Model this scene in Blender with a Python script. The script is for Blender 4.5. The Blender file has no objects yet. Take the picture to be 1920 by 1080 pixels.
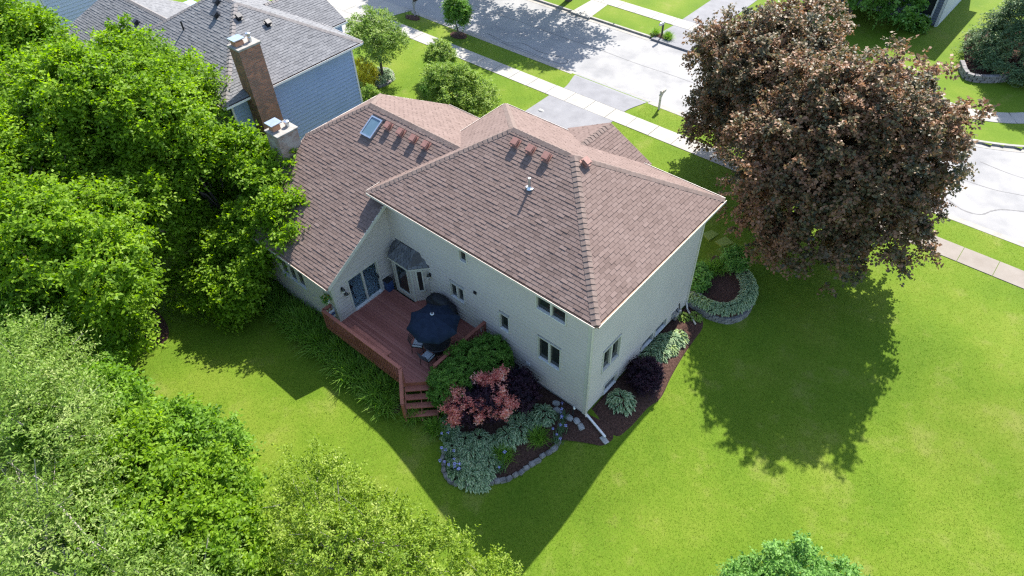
import bpy, bmesh, math, random
import numpy as np
from mathutils import Vector, Matrix

# ------------------------------------------------------------------ camera, sky, sun, exposure
scene = bpy.context.scene
COL = scene.collection
CAM = np.array([8.238714, -13.239883, 24.236032])
CR = Vector((0.756916, 0.652895, -0.028394)); CU = Vector((-0.453428, 0.555966, 0.696638)); CF = Vector((-0.470618, 0.514422, -0.716860))
cam_data = bpy.data.cameras.new('camera'); cam = bpy.data.objects.new('camera', cam_data); COL.objects.link(cam)
cam_data.sensor_width = 36.0; cam_data.lens = 1274.17 / 1920 * 36.0
cam_data.clip_start = 0.1; cam_data.clip_end = 2000
M = Matrix((( CR.x, CU.x, -CF.x, CAM[0]), (CR.y, CU.y, -CF.y, CAM[1]), (CR.z, CU.z, -CF.z, CAM[2]), (0, 0, 0, 1)))
cam.matrix_world = M
scene.camera = cam
SUN = Vector((0.20, -0.87, -1.0)).normalized()          # the way the light travels
world = bpy.data.worlds.new('World'); scene.world = world; world.use_nodes = True
wn = world.node_tree
sky = wn.nodes.new('ShaderNodeTexSky'); sky.sky_type = 'NISHITA'; sky.sun_disc = False
sky.sun_elevation = math.asin(-SUN.z); sky.sun_rotation = math.atan2(-SUN.x, -SUN.y)
bg = wn.nodes['Background']; bg.inputs['Strength'].default_value = 0.12
wn.links.new(sky.outputs['Color'], bg.inputs['Color'])
sd = bpy.data.lights.new('sun', 'SUN'); sd.energy = 4.2; sd.angle = math.radians(0.53); sd.color = (1.0, 0.95, 0.87)
sun = bpy.data.objects.new('sun', sd); COL.objects.link(sun)
sun.rotation_euler = SUN.to_track_quat('-Z', 'Y').to_euler()
sun.location = (-10, 40, 50)
scene.view_settings.view_transform = 'Standard'; scene.view_settings.look = 'None'
scene.view_settings.gamma = 1.0; scene.view_settings.use_curve_mapping = False
scene.view_settings.exposure = 1.65
scene.render.engine = 'CYCLES'; scene.cycles.use_denoising = False; scene.cycles.filter_width = 1.3; scene.cycles.use_adaptive_sampling = False
scene.cycles.sample_clamp_indirect = 6.0

# ------------------------------------------------------------------ helpers
WORLD_T = {}
def tag(o, label=None, cat=None, group=None, kind=None):
    if label: o['label'] = label
    if cat: o['category'] = cat
    if group: o['group'] = group
    if kind: o['kind'] = kind
    return o
def attach(o, parent, local=False):
    if parent is not None:
        o.parent = parent
        if not local:
            t = WORLD_T.get(parent.name)
            if t is not None: o.matrix_parent_inverse = Matrix.Translation(-t)
    return o
def link(name, me, mats, parent=None, local=False):
    o = bpy.data.objects.new(name, me); COL.objects.link(o)
    if mats is not None and len(me.materials) == 0:
        for m_ in (mats if isinstance(mats, (list, tuple)) else [mats]): me.materials.append(m_)
    return attach(o, parent, local)
def empty(name, loc, label=None, cat=None, group=None, parent=None, rz=0.0):
    o = bpy.data.objects.new(name, None); COL.objects.link(o); o.location = loc; o.rotation_euler.z = rz
    o.empty_display_size = 0.2
    WORLD_T[o.name] = Vector(loc)
    tag(o, label, cat, group)
    return attach(o, parent)
def np_mesh(name, V, F, var=None, midx=None, smooth=False):
    V = np.asarray(V, dtype=np.float32); F = np.asarray(F, dtype=np.int32)
    me = bpy.data.meshes.new(name); k = F.shape[1]
    me.vertices.add(len(V)); me.vertices.foreach_set('co', V.ravel())
    me.loops.add(F.size); me.loops.foreach_set('vertex_index', F.ravel())
    me.polygons.add(len(F)); me.polygons.foreach_set('loop_start', np.arange(0, F.size, k, dtype=np.int32))
    if var is not None:
        a = me.attributes.new('var', 'FLOAT', 'FACE'); a.data.foreach_set('value', np.asarray(var, dtype=np.float32))
    if midx is not None: me.polygons.foreach_set('material_index', np.asarray(midx, dtype=np.int32))
    if smooth: me.polygons.foreach_set('use_smooth', np.ones(len(F), dtype=bool))
    me.update(); me.validate()
    return me
class MB:
    """collects boxes, prisms and tubes of ONE piece"""
    def __init__(s): s.v = []; s.f = []; s.m = []; s.cur = 0
    def quad(s, *p):
        n = len(s.v); s.v += [tuple(q) for q in p]; s.f.append(tuple(range(n, n + len(p)))); s.m.append(s.cur)
    def box(s, x0, x1, y0, y1, z0, z1):
        n = len(s.v)
        s.v += [(x0,y0,z0),(x1,y0,z0),(x1,y1,z0),(x0,y1,z0),(x0,y0,z1),(x1,y0,z1),(x1,y1,z1),(x0,y1,z1)]
        for q in ((0,3,2,1),(4,5,6,7),(0,1,5,4),(1,2,6,5),(2,3,7,6),(3,0,4,7)): s.f.append(tuple(n+i for i in q)); s.m.append(s.cur)
        return s
    def fbox(s, fr, u0, u1, n0, n1, z0, z1):
        o, u, nn = fr; n = len(s.v)
        for zz in (z0, z1):
            for (a, b) in ((u0,n0),(u1,n0),(u1,n1),(u0,n1)):
                s.v.append((o[0]+u[0]*a+nn[0]*b, o[1]+u[1]*a+nn[1]*b, zz))
        for q in ((0,3,2,1),(4,5,6,7),(0,1,5,4),(1,2,6,5),(2,3,7,6),(3,0,4,7)): s.f.append(tuple(n+i for i in q)); s.m.append(s.cur)
        return s
    def prism(s, pts, z0, z1):
        n = len(s.v); k = len(pts)
        for zz in (z0, z1):
            for p in pts: s.v.append((p[0], p[1], zz))
        s.f.append(tuple(n+i for i in reversed(range(k)))); s.m.append(s.cur)
        s.f.append(tuple(n+k+i for i in range(k))); s.m.append(s.cur)
        for i in range(k):
            j = (i+1) % k; s.f.append((n+i, n+j, n+k+j, n+k+i)); s.m.append(s.cur)
        return s
    def bar(s, p, q, w, h):
        p = Vector(p); q = Vector(q); d = (q-p).normalized()
        a = d.cross(Vector((0,0,1)));  a = Vector((1,0,0)) if a.length < 1e-4 else a.normalized()
        b = a.cross(d).normalized(); n = len(s.v)
        for c in (p, q):
            for (i, j) in ((-1,-1),(1,-1),(1,1),(-1,1)): s.v.append(tuple(c + a*(w/2*i) + b*(h/2*j)))
        for f in ((3,2,1,0),(4,5,6,7),(0,1,5,4),(1,2,6,5),(2,3,7,6),(3,0,4,7)): s.f.append(tuple(n+i for i in f)); s.m.append(s.cur)
        return s
    def tube(s, path, radii, k=8, caps=True):
        path = [Vector(p) for p in path]; n = len(s.v)
        if not isinstance(radii, (list, tuple)): radii = [radii]*len(path)
        for i, p in enumerate(path):
            d = (path[min(i+1, len(path)-1)] - path[max(i-1, 0)]).normalized()
            a = d.cross(Vector((0.31, 0.17, 1.0) if abs(d.z) < .9 else (1, 0.2, 0))).normalized(); b = d.cross(a)
            for j in range(k):
                t = 2*math.pi*j/k; s.v.append(tuple(p + a*(math.cos(t)*radii[i]) + b*(math.sin(t)*radii[i])))
        for i in range(len(path)-1):
            for j in range(k):
                j2 = (j+1) % k; s.f.append((n+i*k+j, n+i*k+j2, n+(i+1)*k+j2, n+(i+1)*k+j)); s.m.append(s.cur)
        if caps:
            s.f.append(tuple(n+j for j in reversed(range(k)))); s.m.append(s.cur)
            e = n+(len(path)-1)*k; s.f.append(tuple(e+j for j in range(k))); s.m.append(s.cur)
        return s
    def lathe(s, prof, c=(0,0,0), k=16, sx=1, sy=1):
        n = len(s.v)
        for (r, z) in prof:
            for j in range(k):
                t = 2*math.pi*j/k; s.v.append((c[0]+r*math.cos(t)*sx, c[1]+r*math.sin(t)*sy, c[2]+z))
        for i in range(len(prof)-1):
            for j in range(k):
                j2 = (j+1) % k; s.f.append((n+i*k+j, n+i*k+j2, n+(i+1)*k+j2, n+(i+1)*k+j)); s.m.append(s.cur)
        return s
    def mesh(s, name, smooth=False, bevel=0.0):
        me = bpy.data.meshes.new(name); me.from_pydata(s.v, [], s.f)
        me.polygons.foreach_set('material_index', np.array(s.m, dtype=np.int32))
        if bevel > 0:
            bm = bmesh.new(); bm.from_mesh(me)
            bmesh.ops.bevel(bm, geom=bm.edges[:], offset=bevel, segments=2, affect='EDGES', profile=0.6)
            bm.to_mesh(me); bm.free()
        if smooth: me.polygons.foreach_set('use_smooth', np.ones(len(me.polygons), dtype=bool))
        me.update(); return me
    def build(s, name, mats, parent=None, local=False, smooth=False, bevel=0.0):
        return link(name, s.mesh(name, smooth, bevel), mats, parent, local)

# ------------------------------------------------------------------ materials
MATS = {}
def mat(name, cols, rough=0.7, scale=3.0, detail=6.0, bump=0.0, bscale=40.0, spec=0.3, metal=0.0, attr=None, attr_amt=1.0, dist=0.02, stretch=None):
    """principled material: noise (or the per-piece attribute 'var') picks a colour out of cols"""
    m = bpy.data.materials.new(name); m.use_nodes = True; nt = m.node_tree; N = nt.nodes; L = nt.links
    p = N['Principled BSDF']; p.inputs['Roughness'].default_value = rough; p.inputs['Metallic'].default_value = metal
    p.inputs['Specular IOR Level'].default_value = spec
    tc = N.new('ShaderNodeTexCoord'); src = tc.outputs['Object']
    geo = N.new('ShaderNodeNewGeometry'); src = geo.outputs['Position']
    if stretch:
        mp = N.new('ShaderNodeMapping'); mp.inputs['Scale'].default_value = stretch; L.new(src, mp.inputs['Vector']); src = mp.outputs['Vector']
    nz = N.new('ShaderNodeTexNoise'); nz.inputs['Scale'].default_value = scale; nz.inputs['Detail'].default_value = detail
    nz.inputs['Roughness'].default_value = 0.6; L.new(src, nz.inputs['Vector'])
    r = N.new('ShaderNodeValToRGB'); cr = r.color_ramp
    n = len(cols)
    while len(cr.elements) < n: cr.elements.new(0.5)
    lo, hi = (0.3, 0.7) if not attr else (0.0, 1.0)
    for i, c in enumerate(cols):
        cr.elements[i].position = lo + (hi-lo)*i/max(1, n-1); cr.elements[i].color = (c[0], c[1], c[2], 1)
    if attr:
        at = N.new('ShaderNodeAttribute'); at.attribute_name = 'var'
        mx = N.new('ShaderNodeMath'); mx.operation = 'MULTIPLY_ADD'; mx.inputs[1].default_value = 0.5; L.new(nz.outputs['Fac'], mx.inputs[0])
        sb = N.new('ShaderNodeMath'); sb.operation = 'SUBTRACT'; L.new(at.outputs['Fac'], sb.inputs[0]); sb.inputs[1].default_value = 0.25
        L.new(sb.outputs[0], mx.inputs[2]); L.new(mx.outputs[0], r.inputs['Fac'])
    else: L.new(nz.outputs['Fac'], r.inputs['Fac'])
    L.new(r.outputs['Color'], p.inputs['Base Color'])
    if bump > 0:
        n2 = N.new('ShaderNodeTexNoise'); n2.inputs['Scale'].default_value = bscale; n2.inputs['Detail'].default_value = 4; L.new(src, n2.inputs['Vector'])
        b = N.new('ShaderNodeBump'); b.inputs['Strength'].default_value = bump; b.inputs['Distance'].default_value = dist
        L.new(n2.outputs['Fac'], b.inputs['Height']); L.new(b.outputs['Normal'], p.inputs['Normal'])
    MATS[name] = m
    return m
def leaf_mat(name, cols, trans=0.35, rough=0.55, spec=0.2, tcol=1.4):
    m = mat(name, cols, rough=rough, scale=0.7, spec=spec, attr=True)
    nt = m.node_tree; N = nt.nodes; L = nt.links; p = N['Principled BSDF']; out = N['Material Output']
    ramp = [n for n in N if n.type == 'VALTORGB'][0]
    t = N.new('ShaderNodeBsdfTranslucent'); mx = N.new('ShaderNodeMixShader'); mx.inputs['Fac'].default_value = trans
    hs = N.new('ShaderNodeHueSaturation'); hs.inputs['Value'].default_value = tcol; hs.inputs['Saturation'].default_value = 1.1
    L.new(ramp.outputs['Color'], hs.inputs['Color']); L.new(hs.outputs['Color'], t.inputs['Color'])
    L.new(p.outputs[0], mx.inputs[1]); L.new(t.outputs[0], mx.inputs[2]); L.new(mx.outputs[0], out.inputs['Surface'])
    return m
def lawn_mat():
    m = bpy.data.materials.new('lawn'); m.use_nodes = True; nt = m.node_tree; N = nt.nodes; L = nt.links; p = N['Principled BSDF']
    p.inputs['Roughness'].default_value = 0.85; p.inputs['Specular IOR Level'].default_value = 0.1
    g = N.new('ShaderNodeNewGeometry')
    def noise(s, d, r=0.6):
        n = N.new('ShaderNodeTexNoise'); n.inputs['Scale'].default_value = s; n.inputs['Detail'].default_value = d; n.inputs['Roughness'].default_value = r
        L.new(g.outputs['Position'], n.inputs['Vector']); return n
    def ramp(src, stops):
        r = N.new('ShaderNodeValToRGB'); c = r.color_ramp
        while len(c.elements) < len(stops): c.elements.new(.5)
        for e, (pos, col) in zip(c.elements, stops): e.position = pos; e.color = (*col, 1)
        L.new(src, r.inputs['Fac']); return r
    big = ramp(noise(0.28, 5).outputs['Fac'], [(.34, (.058,.120,.006)), (.5, (.090,.152,.009)), (.66, (.138,.180,.020))])
    fine = ramp(noise(9, 8, .75).outputs['Fac'], [(.3, (.055,.095,.007)), (.52, (.095,.145,.012)), (.72, (.16,.185,.035))])
    patch = ramp(noise(0.55, 6, .7).outputs['Fac'], [(.55, (0,0,0)), (.70, (1,1,1))])
    mx = N.new('ShaderNodeMix'); mx.data_type = 'RGBA'; mx.inputs['Factor'].default_value = .45
    L.new(big.outputs['Color'], mx.inputs['A']); L.new(fine.outputs['Color'], mx.inputs['B'])
    mx2 = N.new('ShaderNodeMix'); mx2.data_type = 'RGBA'; mx2.inputs['B'].default_value = (.21,.195,.065,1)
    sc = N.new('ShaderNodeMath'); sc.operation = 'MULTIPLY'; sc.inputs[1].default_value = .35; L.new(patch.outputs['Color'], sc.inputs[0])
    L.new(sc.outputs[0], mx2.inputs['Factor']); L.new(mx.outputs['Result'], mx2.inputs['A'])
    L.new(mx2.outputs['Result'], p.inputs['Base Color'])
    b = N.new('ShaderNodeBump'); b.inputs['Strength'].default_value = .5; b.inputs['Distance'].default_value = .03
    L.new(noise(40, 6, .75).outputs['Fac'], b.inputs['Height']); L.new(b.outputs['Normal'], p.inputs['Normal'])
    return m
def brick_mat(name, c1, c2, mortar, dirt, dirt_amt=.4):
    m = bpy.data.materials.new(name); m.use_nodes = True; nt = m.node_tree; N = nt.nodes; L = nt.links; p = N['Principled BSDF']
    p.inputs['Roughness'].default_value = .85
    g = N.new('ShaderNodeNewGeometry'); sp = N.new('ShaderNodeSeparateXYZ'); L.new(g.outputs['Position'], sp.inputs[0])
    ad = N.new('ShaderNodeMath'); ad.operation = 'ADD'; L.new(sp.outputs['X'], ad.inputs[0]); L.new(sp.outputs['Y'], ad.inputs[1])
    cb = N.new('ShaderNodeCombineXYZ'); L.new(ad.outputs[0], cb.inputs['X']); L.new(sp.outputs['Z'], cb.inputs['Y'])
    br = N.new('ShaderNodeTexBrick'); br.inputs['Color1'].default_value = (*c1, 1); br.inputs['Color2'].default_value = (*c2, 1); br.inputs['Mortar'].default_value = (*mortar, 1)
    br.inputs['Scale'].default_value = 1; br.inputs['Brick Width'].default_value = .23; br.inputs['Row Height'].default_value = .085; br.inputs['Mortar Size'].default_value = .010
    L.new(cb.outputs[0], br.inputs['Vector'])
    nz = N.new('ShaderNodeTexNoise'); nz.inputs['Scale'].default_value = 3.0; nz.inputs['Detail'].default_value = 8; L.new(g.outputs['Position'], nz.inputs['Vector'])
    r = N.new('ShaderNodeValToRGB'); r.color_ramp.elements[0].position = .42; r.color_ramp.elements[1].position = .62; L.new(nz.outputs['Fac'], r.inputs['Fac'])
    mx = N.new('ShaderNodeMix'); mx.data_type = 'RGBA'; mx.inputs['B'].default_value = (*dirt, 1); L.new(br.outputs['Color'], mx.inputs['A'])
    s = N.new('ShaderNodeMath'); s.operation = 'MULTIPLY'; s.inputs[1].default_value = dirt_amt; L.new(r.outputs['Color'], s.inputs[0]); L.new(s.outputs[0], mx.inputs['Factor'])
    L.new(mx.outputs['Result'], p.inputs['Base Color'])
    b = N.new('ShaderNodeBump'); b.inputs['Strength'].default_value = .6; b.inputs['Distance'].default_value = .012; b.invert = True
    L.new(br.outputs['Fac'], b.inputs['Height']); L.new(b.outputs['Normal'], p.inputs['Normal'])
    return m
LAWN = lawn_mat()
BLADE = leaf_mat('grass_blade', [(.055,.114,.007), (.090,.157,.010), (.132,.188,.016), (.215,.23,.055)], trans=.5, rough=.6, spec=.15)
ASPHALT = mat('asphalt_drive', [(.145,.145,.155), (.19,.19,.20)], .85, 1.2, 8, .3, 90, dist=.006)
STREET = mat('street_concrete', [(.165,.165,.17), (.225,.222,.22), (.255,.25,.245)], .85, .5, 8, .25, 60, dist=.006)
CONC = mat('sidewalk_concrete', [(.235,.225,.205), (.31,.295,.27)], .85, 1.1, 8, .25, 70, dist=.006)
KERB = mat('kerb_concrete', [(.20,.19,.17), (.29,.27,.245)], .85, 2.0, 8, .2, 70)
SEAL = mat('crack_seal', [(.05,.05,.055), (.09,.09,.095)], .6, 4)
MULCH = mat('mulch', [(.028,.016,.013), (.07,.038,.03), (.12,.07,.055)], .95, 16, 8, 1.0, 45, spec=.1, dist=.05)
SHING = mat('brown_shingle', [(.105,.074,.064), (.150,.108,.095), (.192,.142,.126)], .92, 1.3, 6, .5, 160, spec=.15, attr=True, dist=.004)
SHING2 = mat('grey_shingle', [(.095,.096,.102), (.145,.146,.153), (.198,.198,.204)], .92, 1.3, 6, .5, 160, spec=.15, attr=True, dist=.004)
DECKING = mat('roof_underlay', [(.085,.062,.055), (.11,.08,.072)], .95, 3)
DECKING2 = mat('grey_roof_underlay', [(.08,.073,.073), (.10,.095,.092)], .95, 3)
CAPM = mat('ridge_cap', [(.13,.097,.084), (.185,.142,.125)], .92, 5, 6, .5, 160, spec=.15)
CAPM2 = mat('grey_ridge_cap', [(.15,.137,.133), (.21,.195,.19)], .92, 5, 6, .5, 160, spec=.15)
CREAM = mat('cream_siding', [(.455,.403,.362), (.505,.453,.405)], .55, .6, 6, .05, 30, spec=.35)
TRIM = mat('cream_trim', [(.46,.44,.38), (.52,.495,.43)], .5, 2, 4, spec=.4)
WHITE = mat('white_trim', [(.60,.59,.57), (.66,.65,.63)], .45, 2, 4, spec=.4)
BLUE = mat('blue_siding', [(.24,.32,.46), (.28,.36,.50)], .55, .6, 6, .05, 30)
GREYS = mat('pale_grey_siding', [(.50,.52,.56), (.55,.57,.61)], .55, .6, 6, .05, 30)
SLATE = mat('slate_blue_siding', [(.10,.12,.16), (.13,.15,.19)], .6, .6)
SHEATH = mat('wall_sheathing', [(.42,.41,.36), (.46,.45,.39)], .8, 2)
FOUND = mat('foundation_concrete', [(.30,.29,.27), (.40,.39,.36)], .9, 3, 8, .3, 40)
GUTTER = mat('gutter_metal', [(.50,.44,.38), (.58,.53,.47)], .4, 6, 6, spec=.5)
GUTIN = mat('gutter_inside', [(.22,.13,.09), (.36,.24,.17)], .8, 9, 6)
GLASS = mat('dark_window_glass', [(.012,.014,.014), (.03,.035,.034)], .04, .8, 4, spec=.6)
FRAMEW = mat('window_frame', [(.50,.475,.41), (.56,.53,.46)], .45, 2)
VENTM = mat('roof_vent_metal', [(.20,.095,.075), (.26,.135,.11)], .5, 9, 6, spec=.4)
STEEL = mat('galvanised_steel', [(.42,.45,.49), (.55,.58,.62)], .3, 6, 6, metal=.85)
DARKM = mat('dark_metal', [(.02,.02,.022), (.045,.045,.05)], .4, 6, metal=.4, spec=.5)
DECKW = mat('red_brown_deck', [(.21,.070,.053), (.30,.112,.088), (.37,.155,.122)], .65, 2.2, 8, .3, 50, attr=True, stretch=(.35,4,4), dist=.006)
RAILW = mat('red_brown_rail', [(.24,.080,.055), (.34,.125,.088)], .6, 2.5, 8, .2, 50, dist=.005)
NAVY = mat('navy_canvas', [(.007,.014,.030), (.014,.024,.048)], .8, 5, 6, .2, 200, spec=.15, dist=.003)
BLACKC = mat('black_cover', [(.012,.013,.017), (.028,.030,.038)], .55, 4, 6, .6, 9, spec=.35, dist=.02)
CUSH = mat('pale_cushion', [(.36,.38,.41), (.46,.48,.51)], .85, 5, 6, .2, 60)
BRICK = brick_mat('red_brick', (.36,.135,.072), (.17,.075,.052), (.26,.22,.18), (.09,.07,.06))
BRICKW = brick_mat('weathered_brick', (.29,.18,.14), (.19,.125,.10), (.30,.28,.25), (.38,.37,.35), .55)
CAPC = mat('mortar_crown', [(.18,.17,.15), (.30,.285,.26)], .9, 4, 8, .4, 40)
CLAY = mat('clay_flue', [(.36,.17,.10), (.46,.24,.15)], .8, 5)
STONE = mat('edging_stone', [(.10,.095,.095), (.185,.175,.17), (.27,.255,.24)], .9, 3.5, 8, .7, 22, dist=.02)
PALESTONE = mat('pale_stone', [(.24,.235,.225), (.36,.35,.335)], .9, 5, 8, .5, 25)
BARK = mat('bark', [(.07,.055,.042), (.16,.13,.105)], .95, 5, 8, .8, 18, stretch=(3,3,.6), dist=.03)
GREYBARK = mat('grey_bark', [(.16,.145,.125), (.32,.295,.26)], .9, 6, 8, .5, 30)
SKYGL = mat('skylight_glass', [(.07,.125,.165), (.10,.16,.21)], .08, 1.0, 4, spec=.8)
CARPET = mat('carpet', [(.62,.66,.68), (.70,.74,.76)], .95, 6, 6)
ROOMW = mat('room_wall', [(.74,.74,.72), (.8,.8,.78)], .8, 2)
BLUEPL = mat('blue_plastic', [(.02,.045,.12), (.035,.07,.17)], .5, 4)
WEATHERED = mat('weathered_wood', [(.42,.40,.34), (.56,.53,.46)], .8, 5, 8, .3, 40)
def glass_clear():
    m = bpy.data.materials.new('door_glass'); m.use_nodes = True; N = m.node_tree.nodes; L = m.node_tree.links
    t = N.new('ShaderNodeBsdfTransparent'); t.inputs['Color'].default_value = (.86,.93,.96,1); gl = N.new('ShaderNodeBsdfGlossy'); gl.inputs['Roughness'].default_value = .03
    f = N.new('ShaderNodeFresnel'); f.inputs['IOR'].default_value = 1.16; mx = N.new('ShaderNodeMixShader')
    L.new(f.outputs[0], mx.inputs['Fac']); L.new(t.outputs[0], mx.inputs[1]); L.new(gl.outputs[0], mx.inputs[2]); L.new(mx.outputs[0], N['Material Output'].inputs['Surface'])
    return m
CLEAR = glass_clear()
ELM = leaf_mat('elm_leaf', [(.066,.145,.008), (.122,.225,.011), (.178,.30,.018), (.25,.375,.032)], .52)
ELMD = leaf_mat('dark_elm_leaf', [(.052,.13,.010), (.096,.20,.014), (.145,.27,.022), (.21,.345,.042)], .48)
PALEL = leaf_mat('pale_leaf', [(.072,.142,.018), (.128,.215,.032), (.20,.29,.062), (.33,.385,.14)], .4)
YELG = leaf_mat('yellow_green_leaf', [(.09,.16,.014), (.155,.24,.022), (.22,.31,.035), (.32,.38,.09)], .45)
MAPLE = leaf_mat('purple_maple_leaf', [(.050,.058,.038), (.118,.104,.048), (.200,.104,.055), (.30,.17,.10)], .28, .5, .3)
BRIGHT = leaf_mat('bright_maple_leaf', [(.06,.15,.03), (.105,.23,.04), (.16,.31,.065), (.24,.40,.12)], .42)
SHRUBL = leaf_mat('shrub_leaf', [(.05,.13,.017), (.095,.21,.028), (.145,.275,.042), (.215,.345,.07)], .35)
FRONTL = leaf_mat('front_shrub_leaf', [(.08,.16,.022), (.135,.225,.03), (.20,.29,.05), (.30,.38,.11)], .4)
CONIF = leaf_mat('conifer_needle', [(.045,.095,.045), (.085,.145,.065), (.135,.20,.085), (.22,.26,.11)], .2)
YELL = leaf_mat('golden_leaf', [(.40,.36,.02), (.52,.47,.04), (.62,.58,.08)], .4)
PURP = leaf_mat('purple_leaf', [(.010,.007,.013), (.022,.012,.022), (.042,.017,.030), (.07,.028,.042)], .2)
PINK = leaf_mat('pink_new_leaf', [(.42,.11,.10), (.62,.20,.17), (.76,.34,.27), (.85,.52,.42)], .4)
LILY = leaf_mat('daylily_leaf', [(.075,.175,.018), (.125,.245,.026), (.18,.31,.04), (.26,.38,.08)], .4)
IRISL = leaf_mat('iris_leaf', [(.06,.12,.06), (.10,.17,.09), (.15,.22,.12)], .3)
HOSTAG = leaf_mat('hosta_green', [(.05,.12,.055), (.085,.17,.075), (.13,.22,.10)], .3)
HOSTAW = leaf_mat('hosta_margin', [(.27,.35,.20), (.37,.45,.26), (.48,.55,.34)], .3)
HOSTAL = leaf_mat('hosta_lime', [(.12,.20,.03), (.18,.27,.045), (.25,.33,.07)], .3)
PETAL = leaf_mat('iris_petal', [(.24,.24,.60), (.36,.37,.74), (.52,.53,.84)], .3)
YPETAL = leaf_mat('yellow_petal', [(.55,.38,.01), (.70,.52,.02)], .3)

# ------------------------------------------------------------------ ground shape
def S(t): t = np.clip(t, 0, 1); return t*t*(3-2*t)
def gz(x, y):
    x = np.asarray(x, float); y = np.asarray(y, float)
    dx = np.maximum(np.maximum(-12-x, x+0.46), 0); dy = np.maximum(np.maximum(.46-y, y-8.5), 0)
    d = np.hypot(dx, dy)
    return -0.9*S(d/5.0)*S((x+7)/7.0)*S((15-y)/8.0) + 0.03*np.sin(x*.31+y*.17)*S((18-y)/6)
def g1(x, y): return float(gz(x, y))
FAR_CURB = [(4.0,31.2),(5.5,31.3),(6.9,31.75),(8.5,32.55),(10.2,33.8),(11.8,35.6),(13.0,38.0),(13.6,41.0),(13.8,46),(13.8,80)]
STREET_POLY = [(-140,23.1),(60,23.1),(60,80),(13.8,80)] + list(reversed(FAR_CURB[:-1])) + [(-140,31.2)]
def in_poly(x, y, poly):
    x = np.asarray(x); y = np.asarray(y); r = np.zeros(x.shape, bool); n = len(poly); j = n-1
    for i in range(n):
        xi, yi = poly[i]; xj, yj = poly[j]
        c = ((yi > y) != (yj > y)) & (x < (xj-xi)*(y-yi)/((yj-yi) if yj != yi else 1e-9)+xi)
        r ^= c; j = i
    return r
xs = np.concatenate([np.linspace(-400,-75,14)[:-1], np.linspace(-75,-26,60)[:-1], np.linspace(-26,18,148)[:-1], np.linspace(18,60,40)[:-1], np.linspace(60,400,12)])
ys = np.concatenate([np.linspace(-400,-30,14)[:-1], np.linspace(-30,-14,30)[:-1], np.linspace(-14,23.1,124)[:-1], np.linspace(23.1,31.2,22)[:-1], np.linspace(31.2,50,54)[:-1], np.linspace(50,80,14)[:-1], np.linspace(80,400,12)])
GX, GY = np.meshgrid(xs, ys); GZ = gz(GX, GY)
nx, ny = len(xs), len(ys); ii = (np.arange(ny-1)[:, None]*nx + np.arange(nx-1)[None, :]).ravel()
gf = np.stack([ii, ii+1, ii+1+nx, ii+nx], 1)
cx = (GX[:-1,:-1]+GX[1:,1:]).ravel()/2; cy = (GY[:-1,:-1]+GY[1:,1:]).ravel()/2
gf = gf[~in_poly(cx, cy, STREET_POLY)]
lawn = link('lawn', np_mesh('lawn', np.stack([GX.ravel(), GY.ravel(), GZ.ravel()], 1), gf, smooth=True), LAWN); tag(lawn, kind='structure')

def strip(pts, w0, w1, z0, z1, name, mats, parent=None):
    """a swept bar along a polyline: from offset w0 to w1 left of the path, z0..z1"""
    P = [Vector((p[0], p[1], 0)) for p in pts]; V = []; F = []
    for i, p in enumerate(P):
        d = (P[min(i+1, len(P)-1)]-P[max(i-1, 0)]).normalized(); nrm = Vector((-d.y, d.x, 0))
        a = p+nrm*w0; b = p+nrm*w1
        V += [(a.x,a.y,z0),(b.x,b.y,z0),(b.x,b.y,z1),(a.x,a.y,z1)]
    for i in range(len(P)-1):
        for k in range(4): F.append((4*i+k, 4*i+(k+1)%4, 4*i+4+(k+1)%4, 4*i+4+k))
    n = 4*(len(P)-1); F += [(3,2,1,0), (n,n+1,n+2,n+3)]
    me = bpy.data.meshes.new(name); me.from_pydata(V, [], F); me.update()
    return link(name, me, mats, parent)
def smooth_line(pts, n=6):
    out = []
    for i in range(len(pts)-1):
        p0 = pts[max(i-1,0)]; p1 = pts[i]; p2 = pts[i+1]; p3 = pts[min(i+2,len(pts)-1)]
        for k in range(n):
            t = k/n
            out.append(tuple(.5*((2*p1[c])+(-p0[c]+p2[c])*t+(2*p0[c]-5*p1[c]+4*p2[c]-p3[c])*t*t+(-p0[c]+3*p1[c]-3*p2[c]+p3[c])*t**3) for c in range(2)))
    out.append(tuple(pts[-1])); return out

# street, kerbs, walks, drives
mb = MB(); mb.prism(STREET_POLY, -.5, -.12); street = mb.build('street', STREET); tag(street, kind='structure')
def flat_ribbon(pts, w, z, name, m, parent):
    rnd = random.Random(len(pts)); V = []; F = []
    P = [Vector((p[0], p[1], 0)) for p in pts]
    for i, p in enumerate(P):
        d = (P[min(i+1, len(P)-1)]-P[max(i-1, 0)]).normalized(); nrm = Vector((-d.y, d.x, 0)); ww = w*(.6+.8*rnd.random())/2
        a = p+nrm*ww; b = p-nrm*ww; V += [(a.x,a.y,z),(b.x,b.y,z)]
    for i in range(len(P)-1): F.append((2*i, 2*i+1, 2*i+3, 2*i+2))
    me = bpy.data.meshes.new(name); me.from_pydata(V, [], F); me.update(); return link(name, me, m, parent)
seam = [(x, 27.3+.05*math.sin(x*.9)) for x in np.linspace(-70, 3, 120)] + smooth_line([(3.05,27.3),(7.6,27.2),(9.7,27.7),(14,29),(22,31)], 10)[1:]
flat_ribbon(seam, .05, -.116, 'street_joint', SEAL, street)
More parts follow.
